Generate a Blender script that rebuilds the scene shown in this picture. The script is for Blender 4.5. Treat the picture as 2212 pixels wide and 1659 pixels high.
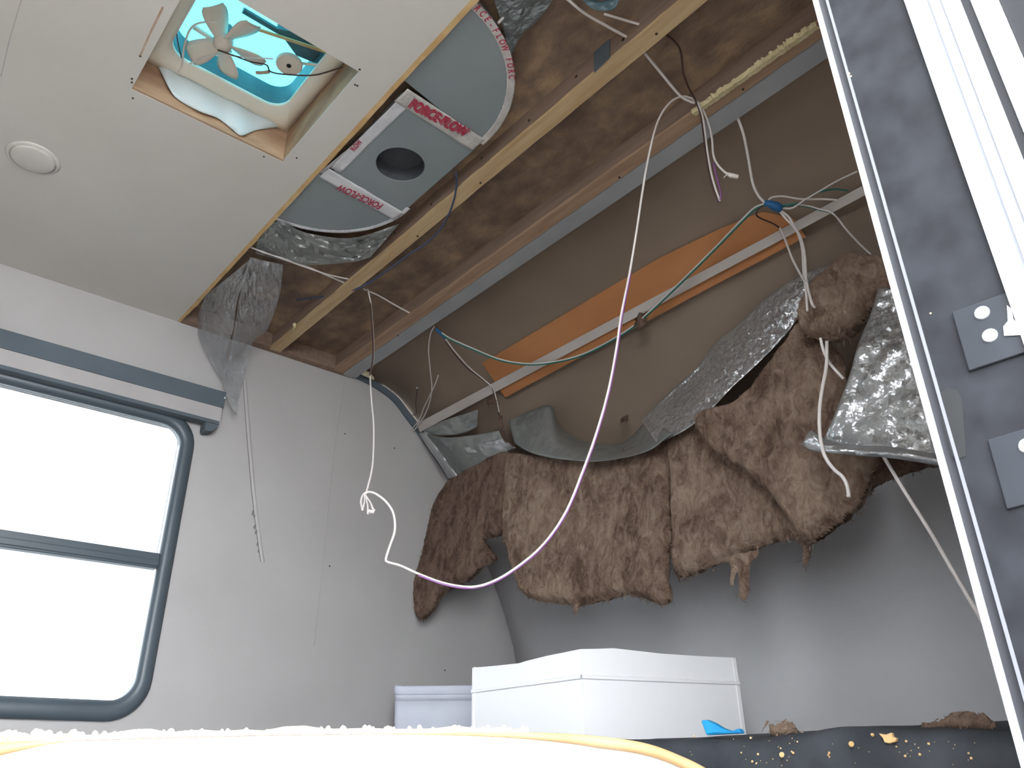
import bpy, math, random
import numpy as np
from mathutils import Vector, Matrix, noise as mnoise

# ---------------------------------------------------------------- clear
for o in list(bpy.data.objects):
    bpy.data.objects.remove(o)
scene = bpy.context.scene
COL = scene.collection

# ---------------------------------------------------------------- camera
# measured orientation: rows = camera axes expressed in room axes
# room axes: +X towards the curved front wall, +Y towards the window wall, Z up
RC = Matrix(((0.75782529, -0.65231764, -0.01350995),
             (-0.28211435, -0.34627437, 0.89470976),
             (-0.58831311, -0.67422234, -0.44644364)))
CZ = 0.61                                     # camera height above the trailer floor
FPX = 1700.0
cam_data = bpy.data.cameras.new('camera')
cam_data.sensor_fit = 'HORIZONTAL'
cam_data.sensor_width = 36.0
cam_data.lens = FPX / 2212.0 * 36.0
cam_data.clip_start = 0.02
cam = bpy.data.objects.new('camera', cam_data)
cam.matrix_world = Matrix.Translation((0, 0, CZ)) @ RC.transposed().to_4x4()
COL.objects.link(cam)
scene.camera = cam

# ---------------------------------------------------------------- world / exposure
world = bpy.data.worlds.new('overcast_sky')
scene.world = world
world.use_nodes = True
bg = world.node_tree.nodes['Background']
bg.inputs['Color'].default_value = (0.93, 0.965, 1.0, 1)
bg.inputs['Strength'].default_value = 22.0
scene.view_settings.view_transform = 'Standard'
scene.view_settings.look = 'None'
scene.view_settings.gamma = 1.0
scene.view_settings.use_curve_mapping = False
scene.view_settings.exposure = 0.0

# ---------------------------------------------------------------- placing helpers
RT = RC.transposed()
C0 = Vector((0, 0, CZ))


def ray(u, v):
    return RT @ Vector(((u - 1106.0) / FPX, -(v - 829.5) / FPX, -1.0))


def zp(u, v, z):                 # point on the horizontal plane z (heights relative to camera level)
    r = ray(u, v)
    return C0 + r * (z / r.z)


def yp(u, v, y):
    r = ray(u, v)
    return C0 + r * (y / r.y)


def xp(u, v, x):
    r = ray(u, v)
    return C0 + r * (x / r.x)


def pl(u, v, n, c):              # plane n . p = c, p relative to camera level
    r = ray(u, v)
    return C0 + r * (c / (n[0] * r.x + n[1] * r.y + n[2] * r.z))


def dist(p, u, v):
    return (p - C0).length / ray(u, v).length


def dp(u, v, d):
    return C0 + ray(u, v) * d


# side profile of the trailer nose (x, height above camera level)
PROF = [(1.31, 1.388), (1.40, 1.375), (1.49, 1.343), (1.56, 1.285), (1.62, 1.232), (1.70, 1.155), (1.78, 1.07),
        (1.90, 0.885), (2.00, 0.695), (2.06, 0.565), (2.10, 0.455), (2.125, 0.34), (2.14, 0.2), (2.15, 0.0), (2.155, -0.61)]


def prof_z(x):
    if x <= PROF[0][0]:
        return 1.43
    for (x0, z0), (x1, z1) in zip(PROF, PROF[1:]):
        if x <= x1:
            return z0 + (z1 - z0) * (x - x0) / (x1 - x0)
    return -9.0


def dcur(u, v, off=0.0):         # depth of the curved nose skin under a direction
    r = ray(u, v)
    lo, hi = 0.4, 5.0
    for _ in range(50):
        m = (lo + hi) / 2
        p = r * m
        if p.z < prof_z(p.x):
            lo = m
        else:
            hi = m
    return lo - off


def cu(u, v, off=0.0):
    return dp(u, v, dcur(u, v, off))


def W(x, y, z):
    return Vector((x, y, z + CZ))


# ---------------------------------------------------------------- materials
def lin(c):
    r = []
    for k in c[:3]:
        k = k / 255.0
        r.append(k / 12.92 if k <= 0.04045 else ((k + 0.055) / 1.055) ** 2.4)
    return (r[0], r[1], r[2], 1.0)


MATS = {}


def mat(name, c1, c2=None, scale=8.0, rough=0.6, metal=0.0, bump=0.0, bscale=40.0, detail=5.0, stretch=None, c3=None,
        lo=0.35, hi=0.65, spec=0.5, distort=0.0, rvar=0.0):
    m = bpy.data.materials.new(name)
    m.use_nodes = True
    nt = m.node_tree
    b = nt.nodes['Principled BSDF']
    b.inputs['Roughness'].default_value = rough
    b.inputs['Metallic'].default_value = metal
    b.inputs['Specular IOR Level'].default_value = spec
    b.inputs['Base Color'].default_value = lin(c1)
    tc = nt.nodes.new('ShaderNodeTexCoord')
    src = tc.outputs['Object']
    if stretch:
        mp = nt.nodes.new('ShaderNodeMapping')
        mp.inputs['Scale'].default_value = stretch
        nt.links.new(src, mp.inputs['Vector'])
        src = mp.outputs['Vector']
    if c2 is not None:
        n = nt.nodes.new('ShaderNodeTexNoise')
        n.inputs['Scale'].default_value = scale
        n.inputs['Detail'].default_value = detail
        n.inputs['Distortion'].default_value = distort
        nt.links.new(src, n.inputs['Vector'])
        cr = nt.nodes.new('ShaderNodeValToRGB')
        e = cr.color_ramp.elements
        e[0].position, e[0].color = lo, lin(c1)
        e[1].position, e[1].color = hi, lin(c2)
        if c3 is not None:
            k = cr.color_ramp.elements.new((lo + hi) / 2)
            k.color = lin(c3)
        nt.links.new(n.outputs['Fac'], cr.inputs['Fac'])
        nt.links.new(cr.outputs['Color'], b.inputs['Base Color'])
        if rvar:
            mr = nt.nodes.new('ShaderNodeMapRange')
            mr.inputs['To Min'].default_value = rough - rvar
            mr.inputs['To Max'].default_value = rough + rvar
            nt.links.new(n.outputs['Fac'], mr.inputs['Value'])
            nt.links.new(mr.outputs['Result'], b.inputs['Roughness'])
    if bump:
        n2 = nt.nodes.new('ShaderNodeTexNoise')
        n2.inputs['Scale'].default_value = bscale
        n2.inputs['Detail'].default_value = 4.0
        nt.links.new(src, n2.inputs['Vector'])
        bp = nt.nodes.new('ShaderNodeBump')
        bp.inputs['Strength'].default_value = bump
        bp.inputs['Distance'].default_value = 0.01
        nt.links.new(n2.outputs['Fac'], bp.inputs['Height'])
        nt.links.new(bp.outputs['Normal'], b.inputs['Normal'])
    MATS[name] = m
    return m


mat('wall_vinyl', (178, 175, 174), (185, 182, 181), scale=3, rough=0.55, bump=0.06, bscale=260)
mat('front_vinyl_lit', (218, 217, 219), (224, 223, 225), scale=3, rough=0.55, bump=0.06, bscale=260)  # wall vinyl lightened to stand in for light missing at the front
mat('ceiling_vinyl', (203, 198, 192), (208, 204, 199), scale=2.5, rough=0.5, bump=0.03, bscale=200)
mat('osb', (112, 92, 80), (162, 136, 108), scale=15, rough=0.85, bump=0.4, bscale=60, detail=14, c3=(132, 110, 92), lo=0.34, hi=0.70, distort=0.25, stretch=(1.2, 0.85, 1))
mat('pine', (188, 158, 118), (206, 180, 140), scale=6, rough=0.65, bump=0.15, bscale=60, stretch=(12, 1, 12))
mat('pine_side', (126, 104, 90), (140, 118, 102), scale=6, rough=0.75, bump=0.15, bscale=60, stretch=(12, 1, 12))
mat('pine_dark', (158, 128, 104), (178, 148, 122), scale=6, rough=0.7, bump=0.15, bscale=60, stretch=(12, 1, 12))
mat('luan_edge', (196, 160, 108), (214, 182, 132), scale=20, rough=0.7)
mat('skin_board', (128, 111, 96), (136, 119, 103), scale=2.5, rough=0.75, bump=0.05, bscale=150)
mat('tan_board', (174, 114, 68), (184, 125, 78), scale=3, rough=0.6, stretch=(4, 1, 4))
mat('galv', (160, 162, 166), (170, 172, 174), scale=12, rough=0.5, metal=0.1)
mat('batten_vinyl', (186, 176, 170), (196, 188, 182), scale=5, rough=0.55)
mat('duct_board', (132, 140, 143), (140, 147, 150), scale=3, rough=0.6, metal=0.0)
mat('duct_inside', (62, 66, 70), (74, 78, 82), scale=6, rough=0.7)
mat('foil_tape', (200, 196, 192), (226, 222, 218), scale=30, rough=0.33, metal=0.25, bump=0.35, bscale=90)
mat('tape_white', (205, 205, 210), (222, 222, 226), scale=20, rough=0.4, bump=0.2, bscale=60)
mat('red_ink', (176, 52, 76), rough=0.5)


def foil_mat(name, c1, c2, rough, metal, scale, tilt, fine):
    """crumpled foil: every small facet leans its own way"""
    m = mat(name, c1, c2, scale=9, rough=rough, metal=metal)
    nt = m.node_tree
    b = nt.nodes['Principled BSDF']
    tc = nt.nodes.new('ShaderNodeTexCoord')
    wn = nt.nodes.new('ShaderNodeTexNoise')
    wn.inputs['Scale'].default_value = 40
    wn.inputs['Detail'].default_value = 2
    nt.links.new(tc.outputs['Object'], wn.inputs['Vector'])
    ad_ = nt.nodes.new('ShaderNodeVectorMath')
    ad_.operation = 'MULTIPLY_ADD'
    ad_.inputs[1].default_value = (0.012, 0.012, 0.012)
    nt.links.new(wn.outputs['Color'], ad_.inputs[0])
    nt.links.new(tc.outputs['Object'], ad_.inputs[2])
    acc = None
    for sc, tl_ in ((scale, tilt), (scale * 2.6, fine)):
        vo = nt.nodes.new('ShaderNodeTexVoronoi')
        vo.inputs['Scale'].default_value = sc
        nt.links.new(ad_.outputs[0], vo.inputs['Vector'])
        sb = nt.nodes.new('ShaderNodeVectorMath')
        sb.operation = 'SUBTRACT'
        sb.inputs[1].default_value = (0.5, 0.5, 0.5)
        nt.links.new(vo.outputs['Color'], sb.inputs[0])
        ml = nt.nodes.new('ShaderNodeVectorMath')
        ml.operation = 'SCALE'
        ml.inputs['Scale'].default_value = tl_
        nt.links.new(sb.outputs[0], ml.inputs[0])
        if acc is None:
            acc = ml
        else:
            s2 = nt.nodes.new('ShaderNodeVectorMath')
            nt.links.new(acc.outputs[0], s2.inputs[0])
            nt.links.new(ml.outputs[0], s2.inputs[1])
            acc = s2
    ge = nt.nodes.new('ShaderNodeNewGeometry')
    s3 = nt.nodes.new('ShaderNodeVectorMath')
    nt.links.new(ge.outputs['Normal'], s3.inputs[0])
    nt.links.new(acc.outputs[0], s3.inputs[1])
    nn = nt.nodes.new('ShaderNodeVectorMath')
    nn.operation = 'NORMALIZE'
    nt.links.new(s3.outputs[0], nn.inputs[0])
    nt.links.new(nn.outputs[0], b.inputs['Normal'])
    return m


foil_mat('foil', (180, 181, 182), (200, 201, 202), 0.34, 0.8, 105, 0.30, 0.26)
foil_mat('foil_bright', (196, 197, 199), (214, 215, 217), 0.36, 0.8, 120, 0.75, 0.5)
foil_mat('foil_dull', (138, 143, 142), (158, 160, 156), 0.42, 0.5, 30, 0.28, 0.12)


def fibre_mat(name, dark, mid, light):
    m = bpy.data.materials.new(name)
    m.use_nodes = True
    nt = m.node_tree
    b = nt.nodes['Principled BSDF']
    b.inputs['Roughness'].default_value = 0.95
    b.inputs['Specular IOR Level'].default_value = 0.05
    tc = nt.nodes.new('ShaderNodeTexCoord')
    mp = nt.nodes.new('ShaderNodeMapping')
    mp.inputs['Scale'].default_value = (1.0, 1.35, 0.85)
    nt.links.new(tc.outputs['Object'], mp.inputs['Vector'])

    def noise_(sc, det, ro, dis):
        n = nt.nodes.new('ShaderNodeTexNoise')
        n.inputs['Scale'].default_value = sc
        n.inputs['Detail'].default_value = det
        n.inputs['Roughness'].default_value = ro
        n.inputs['Distortion'].default_value = dis
        nt.links.new(mp.outputs['Vector'], n.inputs['Vector'])
        return n
    n1 = noise_(7, 4, 0.6, 0.6)
    n2 = noise_(24, 9, 0.7, 1.3)
    mixf = nt.nodes.new('ShaderNodeMath')
    mixf.operation = 'MULTIPLY_ADD'
    mixf.inputs[1].default_value = 0.55
    sc2 = nt.nodes.new('ShaderNodeMath')
    sc2.operation = 'MULTIPLY'
    sc2.inputs[1].default_value = 0.45
    nt.links.new(n1.outputs['Fac'], sc2.inputs[0])
    nt.links.new(n2.outputs['Fac'], mixf.inputs[0])
    nt.links.new(sc2.outputs[0], mixf.inputs[2])
    cr = nt.nodes.new('ShaderNodeValToRGB')
    e = cr.color_ramp.elements
    e[0].position, e[0].color = 0.40, lin(dark)
    e[1].position, e[1].color = 0.60, lin(light)
    k = e.new(0.485)
    k.color = lin(mid)
    nt.links.new(mixf.outputs[0], cr.inputs['Fac'])
    nt.links.new(cr.outputs['Color'], b.inputs['Base Color'])
    n3 = noise_(46, 10, 0.7, 1.6)
    ad_ = nt.nodes.new('ShaderNodeMath')
    nt.links.new(n2.outputs['Fac'], ad_.inputs[0])
    nt.links.new(n3.outputs['Fac'], ad_.inputs[1])
    bp = nt.nodes.new('ShaderNodeBump')
    bp.inputs['Strength'].default_value = 1.0
    bp.inputs['Distance'].default_value = 0.014
    nt.links.new(ad_.outputs[0], bp.inputs['Height'])
    nt.links.new(bp.outputs['Normal'], b.inputs['Normal'])
    MATS[name] = m


fibre_mat('fibreglass', (122, 98, 86), (162, 136, 119), (196, 171, 151))
fibre_mat('fibreglass_dark', (104, 83, 73), (138, 114, 101), (166, 141, 125))
mat('wire_white', (216, 208, 204), rough=0.4)
mat('wire_purple', (122, 70, 128), rough=0.4)
mat('wire_brown', (70, 48, 46), rough=0.5)
mat('wire_green', (36, 104, 92), rough=0.45)
mat('wire_blue', (66, 76, 108), rough=0.5)
mat('blue_tape', (30, 92, 142), rough=0.45)
mat('window_frame', (74, 84, 92), (80, 90, 98), scale=4, rough=0.38)
mat('slate_fabric', (84, 94, 102), (90, 100, 108), scale=6, rough=0.75, bump=0.05, bscale=200)
mat('grey_fabric', (172, 168, 168), (180, 177, 176), scale=6, rough=0.8)
mat('white_plastic', (226, 220, 206), (232, 227, 215), scale=4, rough=0.4)
mat('cream_plastic', (212, 202, 190), (220, 210, 198), scale=5, rough=0.45)
mat('vent_wood', (150, 116, 92), (184, 154, 124), scale=7, rough=0.7, bump=0.1, bscale=50, stretch=(1, 1, 3))
mat('membrane', (190, 204, 208), (202, 212, 214), scale=3, rough=0.6)
mat('black_jamb', (23, 24, 28), (34, 36, 41), scale=38, rough=0.55, spec=0.2, bump=0.06, bscale=30, detail=8, rvar=0.08)
mat('black_plate', (31, 34, 39), (37, 40, 46), scale=20, rough=0.45, spec=0.35)
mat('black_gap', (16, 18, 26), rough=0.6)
mat('aluminium', (214, 216, 222), (226, 228, 232), scale=10, rough=0.32, metal=0.55, stretch=(1, 1, 0.1))
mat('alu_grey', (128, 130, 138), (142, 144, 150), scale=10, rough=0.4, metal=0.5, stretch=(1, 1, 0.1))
mat('alu_edge', (222, 225, 230), (232, 234, 238), scale=10, rough=0.3, metal=0.6, stretch=(1, 1, 0.1))
mat('smudge', (17, 19, 21), (21, 23, 25), scale=30, rough=0.5)
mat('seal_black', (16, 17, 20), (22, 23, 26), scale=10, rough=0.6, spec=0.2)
mat('groove_grey', (120, 118, 117), (128, 126, 125), scale=30, rough=0.7)
mat('grime', (52, 58, 62), (60, 64, 68), scale=30, rough=0.5)
mat('foam', (236, 226, 190), (246, 240, 214), scale=30, rough=0.85, bump=0.5, bscale=80)
mat('panel_white', (236, 236, 236), (242, 242, 242), scale=3, rough=0.45)
mat('edge_orange', (196, 158, 112), (208, 174, 130), scale=12, rough=0.6)
mat('box_white', (248, 248, 250), (250, 250, 252), scale=3, rough=0.5)
mat('pale_fabric', (208, 212, 226), (216, 220, 232), scale=8, rough=0.85, bump=0.08, bscale=150)
mat('black_fabric', (36, 40, 46), (58, 62, 68), scale=12, rough=0.75, bump=0.5, bscale=30, detail=8)
mat('base_dark', (50, 50, 54), (60, 60, 62), scale=6, rough=0.7)
mat('blue_plastic', (22, 120, 176), (40, 150, 205), scale=14, rough=0.3)
mat('screw', (206, 206, 208), rough=0.3, metal=0.8)
mat('dark_screw', (66, 56, 48), rough=0.5, metal=0.4)
mat('floor_vinyl', (196, 186, 172), (206, 197, 184), scale=5, rough=0.5)
mat('gravel', (98, 96, 93), (110, 108, 105), scale=20, rough=0.9)
mat('exterior_white', (220, 222, 224), rough=0.4)
mat('adhesive', (206, 192, 148), (222, 210, 170), scale=40, rough=0.8, bump=0.4, bscale=90)
mat('teal_dark', (52, 74, 84), (74, 100, 108), scale=12, rough=0.45)


def film_mat(name, alpha, tint, rough):
    m = bpy.data.materials.new(name)
    m.use_nodes = True
    nt = m.node_tree
    nt.nodes.clear()
    out = nt.nodes.new('ShaderNodeOutputMaterial')
    tr = nt.nodes.new('ShaderNodeBsdfTransparent')
    tr.inputs['Color'].default_value = (0.9, 0.91, 0.92, 1)
    pr = nt.nodes.new('ShaderNodeBsdfPrincipled')
    pr.inputs['Base Color'].default_value = lin(tint)
    pr.inputs['Roughness'].default_value = rough
    pr.inputs['Metallic'].default_value = 0.35
    n = nt.nodes.new('ShaderNodeTexNoise')
    n.inputs['Scale'].default_value = 30
    n.inputs['Detail'].default_value = 3
    bp = nt.nodes.new('ShaderNodeBump')
    bp.inputs['Strength'].default_value = 0.35
    bp.inputs['Distance'].default_value = 0.02
    nt.links.new(n.outputs['Fac'], bp.inputs['Height'])
    nt.links.new(bp.outputs['Normal'], pr.inputs['Normal'])
    mx = nt.nodes.new('ShaderNodeMixShader')
    mx.inputs[0].default_value = alpha
    nt.links.new(tr.outputs[0], mx.inputs[1])
    nt.links.new(pr.outputs[0], mx.inputs[2])
    nt.links.new(mx.outputs[0], out.inputs['Surface'])
    MATS[name] = m


film_mat('clear_film', 0.28, (214, 215, 217), 0.06)
film_mat('grey_film', 0.72, (150, 156, 158), 0.25)

# window glass: thin sheet
gm = bpy.data.materials.new('glass')
gm.use_nodes = True
nt = gm.node_tree
nt.nodes.clear()
out = nt.nodes.new('ShaderNodeOutputMaterial')
tr = nt.nodes.new('ShaderNodeBsdfTransparent')
tr.inputs['Color'].default_value = (0.42, 0.44, 0.45, 1)
gl = nt.nodes.new('ShaderNodeBsdfGlossy')
gl.inputs['Roughness'].default_value = 0.02
mx = nt.nodes.new('ShaderNodeMixShader')
mx.inputs[0].default_value = 0.06
nt.links.new(tr.outputs[0], mx.inputs[1])
nt.links.new(gl.outputs[0], mx.inputs[2])
nt.links.new(mx.outputs[0], out.inputs['Surface'])
MATS['glass'] = gm

# roof vent dome: tinted translucent plastic lit by the sky
dm = bpy.data.materials.new('dome_plastic')
dm.use_nodes = True
nt = dm.node_tree
nt.nodes.clear()
out = nt.nodes.new('ShaderNodeOutputMaterial')
tl = nt.nodes.new('ShaderNodeBsdfTranslucent')
tl.inputs['Color'].default_value = (0.024, 0.13, 0.155, 1)
tr = nt.nodes.new('ShaderNodeBsdfTransparent')
tr.inputs['Color'].default_value = (0.008, 0.07, 0.085, 1)
mx = nt.nodes.new('ShaderNodeMixShader')
mx.inputs[0].default_value = 0.25
nt.links.new(tl.outputs[0], mx.inputs[1])
nt.links.new(tr.outputs[0], mx.inputs[2])
nt.links.new(mx.outputs[0], out.inputs['Surface'])
MATS['dome_plastic'] = dm


# ---------------------------------------------------------------- mesh helpers
class MB:
    def __init__(self):
        self.v, self.f = [], []

    def add(self, vs, fs):
        n = len(self.v)
        self.v += [tuple(p) for p in vs]
        self.f += [tuple(i + n for i in q) for q in fs]
        return self

    def box(self, x0, x1, y0, y1, z0, z1):
        """axis-aligned box; z relative to camera level"""
        a = [(x, y, z + CZ) for z in (z0, z1) for y in (y0, y1) for x in (x0, x1)]
        return self.add(a, [(0, 2, 3, 1), (4, 5, 7, 6), (0, 1, 5, 4), (2, 6, 7, 3), (0, 4, 6, 2), (1, 3, 7, 5)])

    def hexa(self, p):
        return self.add(p, [(0, 2, 3, 1), (4, 5, 7, 6), (0, 1, 5, 4), (2, 6, 7, 3), (0, 4, 6, 2), (1, 3, 7, 5)])

    def prism(self, pts, vec):
        """polygon pts extruded by vec"""
        n = len(pts)
        vec = Vector(vec)
        vs = [Vector(p) for p in pts] + [Vector(p) + vec for p in pts]
        fs = [tuple(range(n))[::-1], tuple(range(n, 2 * n))]
        for i in range(n):
            j = (i + 1) % n
            fs.append((i, j, n + j, n + i))
        return self.add(vs, fs)

    def ring(self, inner, outer, vec):
        n = len(inner)
        vec = Vector(vec)
        vs = [Vector(p) for p in inner] + [Vector(p) for p in outer] + [Vector(p) + vec for p in inner] + [Vector(p) + vec for p in outer]
        fs = []
        for i in range(n):
            j = (i + 1) % n
            fs += [(i, n + i, n + j, j), (2 * n + i, 2 * n + j, 3 * n + j, 3 * n + i), (n + i, 3 * n + i, 3 * n + j, n + j), (i, j, 2 * n + j, 2 * n + i)]
        return self.add(vs, fs)

    def tube(self, pts, rad, sides=8, cap=True):
        pts = [Vector(p) for p in pts]
        n = len(pts)
        up = Vector((0.31, 0.17, 0.93))
        vs, fs = [], []
        prevn = None
        for i, p in enumerate(pts):
            t = (pts[min(i + 1, n - 1)] - pts[max(i - 1, 0)])
            t = t.normalized() if t.length > 1e-9 else Vector((0, 0, 1))
            if prevn is None:
                a = t.cross(up)
                if a.length < 1e-3:
                    a = t.cross(Vector((1, 0, 0)))
            else:
                a = prevn - t * prevn.dot(t)
            a.normalize()
            prevn = a
            b = t.cross(a)
            r = rad[i] if hasattr(rad, '__len__') else rad
            for k in range(sides):
                th = 2 * math.pi * k / sides
                vs.append(p + a * (r * math.cos(th)) + b * (r * math.sin(th)))
        for i in range(n - 1):
            for k in range(sides):
                k2 = (k + 1) % sides
                fs.append((i * sides + k, i * sides + k2, (i + 1) * sides + k2, (i + 1) * sides + k))
        if cap:
            fs.append(tuple(range(sides))[::-1])
            fs.append(tuple((n - 1) * sides + k for k in range(sides)))
        return self.add(vs, fs)

    def lathe(self, prof, center, axis, sides=24, ref=None):
        """prof list of (r, h) along axis"""
        axis = Vector(axis).normalized()
        a = axis.cross(Vector(ref) if ref else Vector((0.9, 0.2, 0.1)))
        a.normalize()
        b = axis.cross(a)
        vs, fs = [], []
        c = Vector(center)
        for r, h in prof:
            for k in range(sides):
                th = 2 * math.pi * k / sides
                vs.append(c + axis * h + a * (r * math.cos(th)) + b * (r * math.sin(th)))
        for i in range(len(prof) - 1):
            for k in range(sides):
                k2 = (k + 1) % sides
                fs.append((i * sides + k, i * sides + k2, (i + 1) * sides + k2, (i + 1) * sides + k))
        fs.append(tuple(range(sides))[::-1])
        fs.append(tuple((len(prof) - 1) * sides + k for k in range(sides)))
        return self.add(vs, fs)

    def grid(self, rows):
        """rows: list of equal-length lists of points"""
        m = len(rows[0])
        vs = [p for r in rows for p in r]
        fs = []
        for i in range(len(rows) - 1):
            for j in range(m - 1):
                fs.append((i * m + j, i * m + j + 1, (i + 1) * m + j + 1, (i + 1) * m + j))
        return self.add(vs, fs)

    def build(self, name, m, parent=None, smooth=False, solid=0.0, bevel=0.0):
        me = bpy.data.meshes.new(name)
        me.from_pydata(self.v, [], self.f)
        me.validate()
        me.update()
        if smooth:
            for p in me.polygons:
                p.use_smooth = True
        me.materials.append(MATS[m])
        o = bpy.data.objects.new(name, me)
        COL.objects.link(o)
        if parent is not None:
            o.parent = parent
            o.matrix_parent_inverse = parent.matrix_world.inverted()
        if solid:
            s = o.modifiers.new('thickness', 'SOLIDIFY')
            s.thickness = solid
            s.offset = 0
        if bevel:
            s = o.modifiers.new('bevel', 'BEVEL')
            s.width = bevel
            s.segments = 2
            s.limit_method = 'ANGLE'
        return o


def tag(o, label, cat, group=None):
    o['label'] = label
    o['category'] = cat
    if group:
        o['group'] = group
    return o


def struct(o, label=None):
    o['kind'] = 'structure'
    if label:
        o['label'] = label
    return o


def thing(name, loc, label=None, cat=None, group=None):
    o = bpy.data.objects.new(name, None)
    COL.objects.link(o)
    o.location = loc
    o.empty_display_size = 0.05
    o.matrix_world = Matrix.Translation(Vector(loc))
    if label:
        tag(o, label, cat, group)
    return o


def spline(pts, sub=8):
    """Catmull-Rom through points (any dimension tuples/Vectors)"""
    P = [np.array(p, float) for p in pts]
    if len(P) == 2:
        return [P[0] + (P[1] - P[0]) * t for t in np.linspace(0, 1, sub + 1)]
    P = [2 * P[0] - P[1]] + P + [2 * P[-1] - P[-2]]
    res = []
    for i in range(1, len(P) - 2):
        p0, p1, p2, p3 = P[i - 1:i + 3]
        for k in range(sub):
            t = k / sub
            res.append(0.5 * ((2 * p1) + (-p0 + p2) * t + (2 * p0 - 5 * p1 + 4 * p2 - p3) * t * t + (-p0 + 3 * p1 - 3 * p2 + p3) * t ** 3))
    res.append(P[-2])
    return res


def fill_depth(path):
    """path of (u, v, depth or None): interpolate the missing depths along the path"""
    L = [0.0]
    for a, b in zip(path, path[1:]):
        L.append(L[-1] + math.hypot(b[0] - a[0], b[1] - a[1]))
    ks = [i for i, p in enumerate(path) if len(p) > 2 and p[2] is not None]
    xs = [L[i] for i in ks]
    ds = [path[i][2] for i in ks]
    return [dp(p[0], p[1], float(np.interp(L[i], xs, ds))) for i, p in enumerate(path)]


def fbm(p, scale, octv=4, seed=0.0):
    q = Vector(p) * scale + Vector((seed * 7.3, seed * 3.1, seed * 11.7))
    return mnoise.fractal(q, 1.0, 2.0, octv, noise_basis='PERLIN_ORIGINAL')


YW = 2.42        # window wall
YD = 0.16        # door wall, inner face
YO = 0.10        # door wall, outer face
ZC = 1.37        # underside of ceiling panel
ZR = 1.43        # underside of roof deck
ZF = -CZ         # floor
XB = -2.6        # rear wall of the part built
XE = 0.640       # torn edge of ceiling panel

# ================================================================ STRUCTURE
g = MB().box(-9, 9, -9, 11, -1.52, -1.50).build('ground', 'gravel')
struct(g)
fl = MB().box(XB, 2.17, YO, YW + 0.05, ZF - 0.06, ZF).build('floor', 'floor_vinyl')
struct(fl)
struct(MB().box(XB - 0.05, XB, YO, YW + 0.05, ZF, ZR).build('wall_back', 'wall_vinyl'))

# window opening on the left wall (x, z)
WX0, WX1, WZ0, WZ1 = -0.20, 0.715, 0.185, 1.005
wl = MB()
y0, y1 = YW, YW + 0.05
HX0, HX1, HZ0, HZ1 = WX0 - 0.008, WX1 + 0.010, WZ0 - 0.004, WZ1 + 0.008
wl.box(XB, HX0, y0, y1, ZF, ZR)
wl.box(HX1, 1.31, y0, y1, ZF, ZR)
wl.box(HX0, HX1, y0, y1, ZF, HZ0)
wl.box(HX0, HX1, y0, y1, HZ1, ZR)
nose = [W(1.31, y0, ZF), W(1.31, y0, ZR)] + [W(x, y0, z + 0.0) for x, z in PROF]
wl.prism(nose, (0, y1 - y0, 0))
wall_left = struct(wl.build('wall_left', 'wall_vinyl'), 'grey vinyl side wall with a rounded window')

# seams and marks of the left wall
def wall_strip(pts, wdt, th, name, m, parent):
    mb = MB()
    for a, b in zip(pts, pts[1:]):
        d = (b - a).normalized()
        s = Vector((d.z, 0, -d.x)) * wdt / 2
        q = [a - s, a + s, b - s, b + s]
        mb.hexa([p + Vector((0, -th, 0)) for p in q] + q)
    return mb.build(name, m, parent)


sm = [yp(u, v, YW) for u, v in ((745, 822), (728, 930), (714, 1050), (697, 1230), (679, 1395))]
wall_strip(sm, 0.0028, 0.0012, 'panel_seam', 'grey_fabric', wall_left)

# door wall with the doorway the view is taken from
DX0, DX1, DZ1 = -0.31, 0.45, 1.24
dw = MB()
RX0, RX1, RZ0, RZ1 = -1.75, -0.95, 0.12, 0.95  # opening for the added, unseen fill window
dw.box(XB, RX0, YO, YD, ZF, ZR)
dw.box(RX1, DX0 - 0.03, YO, YD, ZF, ZR)
dw.box(RX0, RX1, YO, YD, ZF, RZ0)
dw.box(RX0, RX1, YO, YD, RZ1, ZR)
dw.box(DX1 + 0.04, 1.31, YO, YD, ZF, ZR)
dw.box(DX0 - 0.03, DX1 + 0.04, YO, YD, DZ1 + 0.03, ZR)
nose2 = [W(1.31, YO, ZF), W(1.31, YO, ZR)] + [W(x, YO, z) for x, z in PROF]
dw.prism(nose2, (0, YD - YO, 0))
struct(dw.build('wall_right', 'wall_vinyl'))

# front wall: grey lining below, bare brown skin above
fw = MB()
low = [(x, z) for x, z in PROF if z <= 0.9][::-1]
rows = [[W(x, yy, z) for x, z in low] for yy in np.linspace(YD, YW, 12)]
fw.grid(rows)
wall_front = struct(fw.build('wall_front', 'front_vinyl_lit', smooth=True, solid=0.006), 'grey stained lining of the curved front wall')

sk = MB()
pr = spline([(x, z) for x, z in PROF if z > 0.6], 4)
rows = [[W(x + 0.012, yy, z + 0.012) for x, z in pr] for yy in np.linspace(YO, YW + 0.05, 8)]
sk.grid(rows)
skin = struct(sk.build('nose_skin', 'skin_board', smooth=True, solid=0.01), 'bare brown curved board of the nose ceiling')

sk2 = MB()
rows = [[W(x + 0.03, yy, z + 0.03) for x, z in PROF] for yy in (YO, YW + 0.05)]
sk2.grid(rows)
struct(sk2.build('nose_shell', 'exterior_white', smooth=True, solid=0.01))

# ceiling panel with the square vent opening
VX0, VX1, VY0, VY1 = 0.202, 0.561, 1.131, 1.494
ce = MB()
zc0, zc1 = ZC, ZC + 0.004
ce.box(XB, VX0, YD, YW, zc0, zc1)
ce.box(VX1, XE, YD, YW, zc0, zc1)
ce.box(VX0, VX1, YD, VY0, zc0, zc1)
ce.box(VX0, VX1, VY1, YW, zc0, zc1)
ceiling = struct(ce.build('ceiling', 'ceiling_vinyl'), 'off-white ceiling panel broken off along one edge')
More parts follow.
